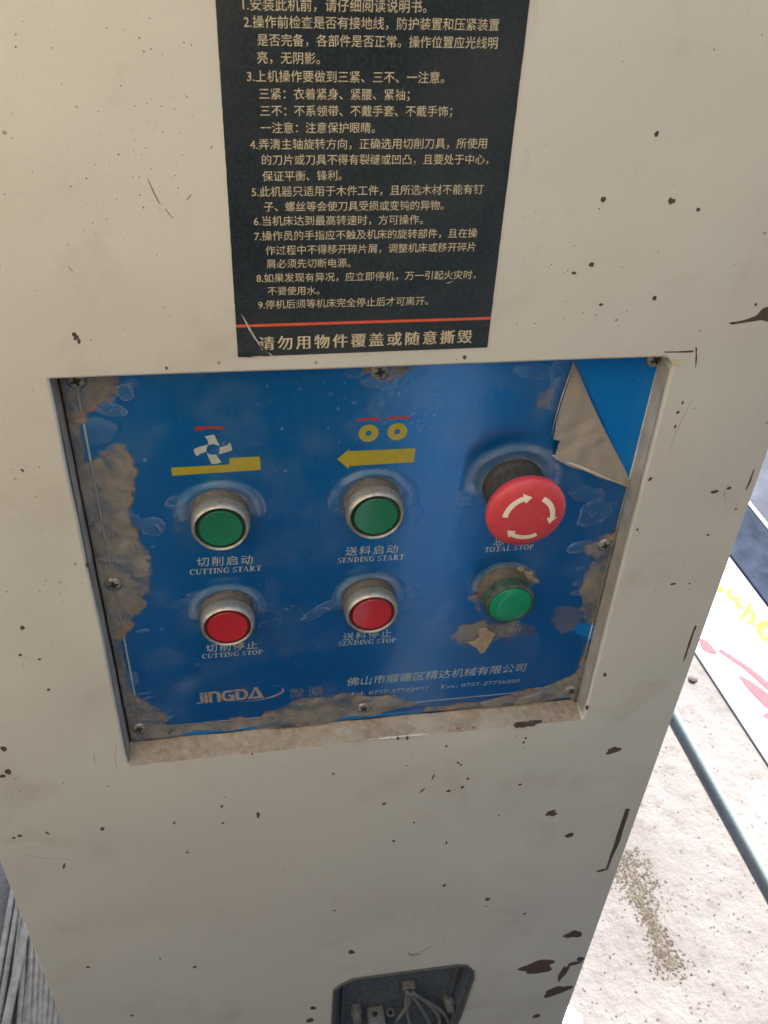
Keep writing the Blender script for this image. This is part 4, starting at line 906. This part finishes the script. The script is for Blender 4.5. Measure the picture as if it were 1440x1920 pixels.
M['marker_r'] = plain('red_marker', (.42, .040, .05), .8, var=.15, scale=60)
M['rod'] = plain('blue_grey_steel_rod', (.13, .155, .162), .7, metal=.0, Specular_IOR_Level=.2, var=.25, scale=400)
ZB = .006
d0, d1 = fp(1362, 1035, ZB), fp(1440, 1138, ZB); ud = (d1-d0).normalized(); e0, e1 = fp(1298, 1213, ZB), fp(1406, 1378, ZB); ue = (e1-e0).normalized()
bd = thing('white_board', (float(d0.x), float(d0.y), 0), 'white board with yellow and red painted writing lying on the floor at right', 'board')
slab('board_sheet', [d0-ud*.5, d1+ud*.9, e1+ue*.6, e0-ue*.75], .001, ZB, M['board'], bd)
def stroke(path, wd, name, mat, z=ZB+.0012, parent=bd):
    P = [fp(*p, z) for p in path]; S_ = []
    for i in range(len(P)-1):
        for k in range(5): S_.append((P[i].lerp(P[i+1], k/5), (wd[i]*(1-k/5)+wd[i+1]*k/5) if isinstance(wd, list) else wd))
    S_.append((P[-1], wd[-1] if isinstance(wd, list) else wd))
    for _ in range(3): S_ = [S_[0]]+[((S_[i-1][0]+S_[i][0]+S_[i+1][0])/3, S_[i][1]) for i in range(1, len(S_)-1)]+[S_[-1]]
    V = []; F = []
    for i, (p, k) in enumerate(S_):
        d = (S_[min(i+1, len(S_)-1)][0]-S_[max(i-1, 0)][0]).normalized(); n = Vector((-d.y, d.x, 0)); V += [p+n*k/2+Vector((0,0,.00002*i)), p-n*k/2+Vector((0,0,.00002*i))]
    for i in range(len(S_)-1): F.append((2*i, 2*i+2, 2*i+3, 2*i+1))
    return part(name, V, F, mat, parent)
W_ = .012
stroke([(1354,1056),(1356,1062),(1357,1069)], .013, 'letter', M['marker_y'])
stroke([(1342,1098),(1350,1100),(1356,1105),(1352,1109),(1344,1103)], .011, 'letter', M['marker_y'])
stroke([(1370,1103),(1366,1112),(1370,1122),(1378,1122),(1384,1118),(1382,1128),(1386,1138),(1394,1138)], W_, 'letter', M['marker_y'])
stroke([(1408,1130),(1402,1142),(1396,1152),(1390,1162)], .010, 'letter', M['marker_y'])
stroke([(1398,1146),(1408,1144),(1414,1152),(1411,1164),(1402,1166)], W_, 'letter', M['marker_y'])
stroke([(1404,1166),(1414,1172),(1422,1172)], .006, 'letter', M['marker_y'])
stroke([(1424,1176),(1434,1176),(1440,1168),(1432,1164),(1424,1172),(1424,1186),(1432,1196),(1444,1200)], W_, 'letter', M['marker_y'])
stroke([(1312,1197),(1320,1204),(1328,1216),(1338,1222),(1345,1224)], [.004,.020,.026,.014,.004], 'red_stroke', M['marker_r'])
stroke([(1349,1218),(1370,1232),(1395,1248),(1420,1268),(1450,1295)], [.010,.013,.013,.015,.017], 'red_stroke', M['marker_r'])
stroke([(1386,1267),(1400,1278),(1420,1296),(1450,1322)], [.004,.018,.028,.034], 'red_stroke', M['marker_r'])
stroke([(1434,1338),(1445,1345)], .014, 'red_stroke', M['marker_r'])
# dark steel plates beyond the board
s0, s1 = fp(1398, 938, .014), fp(1440, 990, .014); us = (s1-s0).normalized(); nrm = Vector((-us.y, us.x, 0))
if nrm.x < 0: nrm = -nrm
st = thing('steel_plate', (float(s0.x), float(s0.y), 0), 'dark blue grey steel plate between the white board and the paler plate', 'steel plate')
dd = fp(1364, 1032, .012); d2 = fp(1442, 1134, .012)
slab('plate_sheet', [dd-ud*.6, d2+ud*.9, s1+us*.9-nrm*.004, s0-us*.7-nrm*.004], .002, .012, M['slate'], st, .001)
st2 = thing('steel_plate', (float(s0.x)+.1, float(s0.y), 0), 'paler grey steel plate with a white edge at the far right', 'steel plate')
slab('plate_sheet', [s0-us*.7+nrm*.012, s1+us*.9+nrm*.012, s1+us*.9+nrm*.9, s0-us*.7+nrm*.9], .002, .013, M['slate2'], st2, .001)
slab('plate_edge', [s0-us*.7-nrm*.001, s1+us*.9-nrm*.001, s1+us*.9+nrm*.010, s0-us*.7+nrm*.010], .002, .014, M['edgew'], st2, .001)
# threaded rod
ra, rb = fp(1259, 1328, .012), fp(1446, 1662, .012); u = (rb-ra).normalized(); L0 = -.25; L1 = (rb-ra).length+.35; m = MB(); path = []; rad = []
n = 420
for i in range(n+1):
    path.append(ra+u*(L0+(L1-L0)*i/n)); rad.append(.0064+.0009*(i % 2))
m.tube(path, rad, 14); rod = m.build('steel_rod', M['rod']); shade_auto(rod, 60); rod['label'] = 'thin blue grey threaded steel rod lying across the concrete floor'; rod['category'] = 'rod'
# scattered gravel and grit along a crack
M['grit'] = plain('gravel', (.075, .060, .044), .95, var=.5, scale=120)
def stones(name, center_fn, n, smin, smax, mat, label):
    m = MB()
    for i in range(n):
        p = center_fn(); s_ = random.uniform(smin, smax)
        ico = [(0,0,1),(.9,0,.2),(.3,.85,.2),(-.75,.5,.2),(-.7,-.55,.2),(.3,-.85,.2),(0,0,-.3)]; a = random.uniform(0, 6.28); q = [1+random.uniform(-.3, .3) for _ in ico]
        V = [(p.x+s_*k*(v[0]*math.cos(a)-v[1]*math.sin(a)), p.y+s_*k*(v[0]*math.sin(a)+v[1]*math.cos(a)), max(.0005, s_*.6*k*v[2]+s_*.1)) for v, k in zip(ico, q)]
        m.add(V, [(0,1,2),(0,2,3),(0,3,4),(0,4,5),(0,5,1),(6,2,1),(6,3,2),(6,4,3),(6,5,4),(6,1,5)])
    o = m.build(name, mat); o['kind'] = 'stuff'; o['label'] = label; return o
ga, gb = fp(1168, 1598), fp(1262, 1825)
def along():
    u_ = random.random(); p = ga.lerp(gb, u_); d = (gb-ga).normalized(); n_ = Vector((-d.y, d.x, 0)); return p+n_*random.gauss(0, .012+.006*math.sin(u_*7))+d*random.gauss(0, .01)
stones('gravel', along, 1500, .0005, .0028, M['grit'], 'brown gravel and grit along a crack in the concrete')
def anyw(): return fp(random.uniform(1080, 1440), random.uniform(1300, 1920))
stones('grit', anyw, 420, .0005, .0022, M['grit'], 'sparse grit scattered over the concrete')
# paper scrap
pp = [(1062,1882),(1072,1886),(1090,1902),(1096,1935),(1060,1950),(1052,1905)]
M['paper'] = plain('white_paper', (.45, .45, .43), .7, var=.03, scale=60)
o = slab('paper_scrap', [fp(*p, .006) for p in pp], .003, .006, M['paper'], None, .0008); o['label'] = 'small white paper scrap on the floor at the foot of the cabinet'; o['category'] = 'paper scrap'
for px, py, s_, lab in ((1299,1275,.009,'small dark lump on the pale floor beside the board'),):
    p = fp(px, py, 0); m = MB(); m.lathe(0, 0, [(s_, 0.0), (s_*.9, -s_*.5), (s_*.4, -s_*.8), (0.0, -s_*.85)], 9)
    V = [Vector((p.x+v.x*random.uniform(.8, 1.2), p.y+v.z*random.uniform(.8, 1.2), -v.y)) for v in m.v]; o = part('debris_lump', V, m.f, M['primer'], None); o['label'] = lab; o['category'] = 'debris'

# ---------------------------------------------------------------- grey rods stacked on the floor at left
M['cable'] = plain('grey_galvanised_rod', (.27, .25, .22), .8, metal=.0, Specular_IOR_Level=.2, var=.25, scale=80)
cab_px = [((-28,2000),(24,1664)),((-14,2000),(34,1680)),((6,2000),(42,1695)),((46,2000),(60,1750)),((58,2000),(71,1765)),((70,2000),(81,1790)),((80,2000),(91,1812)),((90,2000),(100,1838)),((100,2000),(108,1862)),((110,2000),(117,1880)),((28,2000),(50,1725)),((36,2000),(66,1740)),((52,2000),(78,1770))]
labs = ['outermost at the left edge', 'second from the left edge', 'third from the left edge', 'in the middle of the stack', 'just right of the stack middle', 'sixth from the left', 'seventh from the left', 'fourth from the cabinet edge', 'third from the cabinet edge', 'closest beside the cabinet edge', 'dark one left of the middle', 'second layer one near the middle', 'second layer one beside the cabinet']
for i, (a, c) in enumerate(cab_px):
    zz = .006 if i < 10 else .0045
    A, B_ = fp(*a, zz), fp(*c, zz); u = (B_-A).normalized(); A = A-u*.15; B_ = B_+u*.45
    path = [A.lerp(B_, k/12)+Vector((.0012*math.sin(k*1.3+i), 0, 0)) for k in range(13)]
    m = MB(); m.tube(path, .0041, 12); o = m.build('grey_rod', M['cable'], smooth=True); o['label'] = 'grey metal rod on the floor at lower left, '+labs[i]; o['category'] = 'rod'; o['group'] = 'grey rods stacked beside the cabinet'
A, B_ = fp(8, 1935, .018), fp(52, 1722, .018); u = (B_-A).normalized(); m = MB(); m.tube([A-u*.15+(B_-A+u*.3)*(k/8) for k in range(9)], .0056, 12)
o = m.build('grey_rod', M['cable'], smooth=True); o['label'] = 'thicker grey rod lying crosswise on top of the others at lower left'; o['category'] = 'rod'; o['group'] = 'grey rods stacked beside the cabinet'
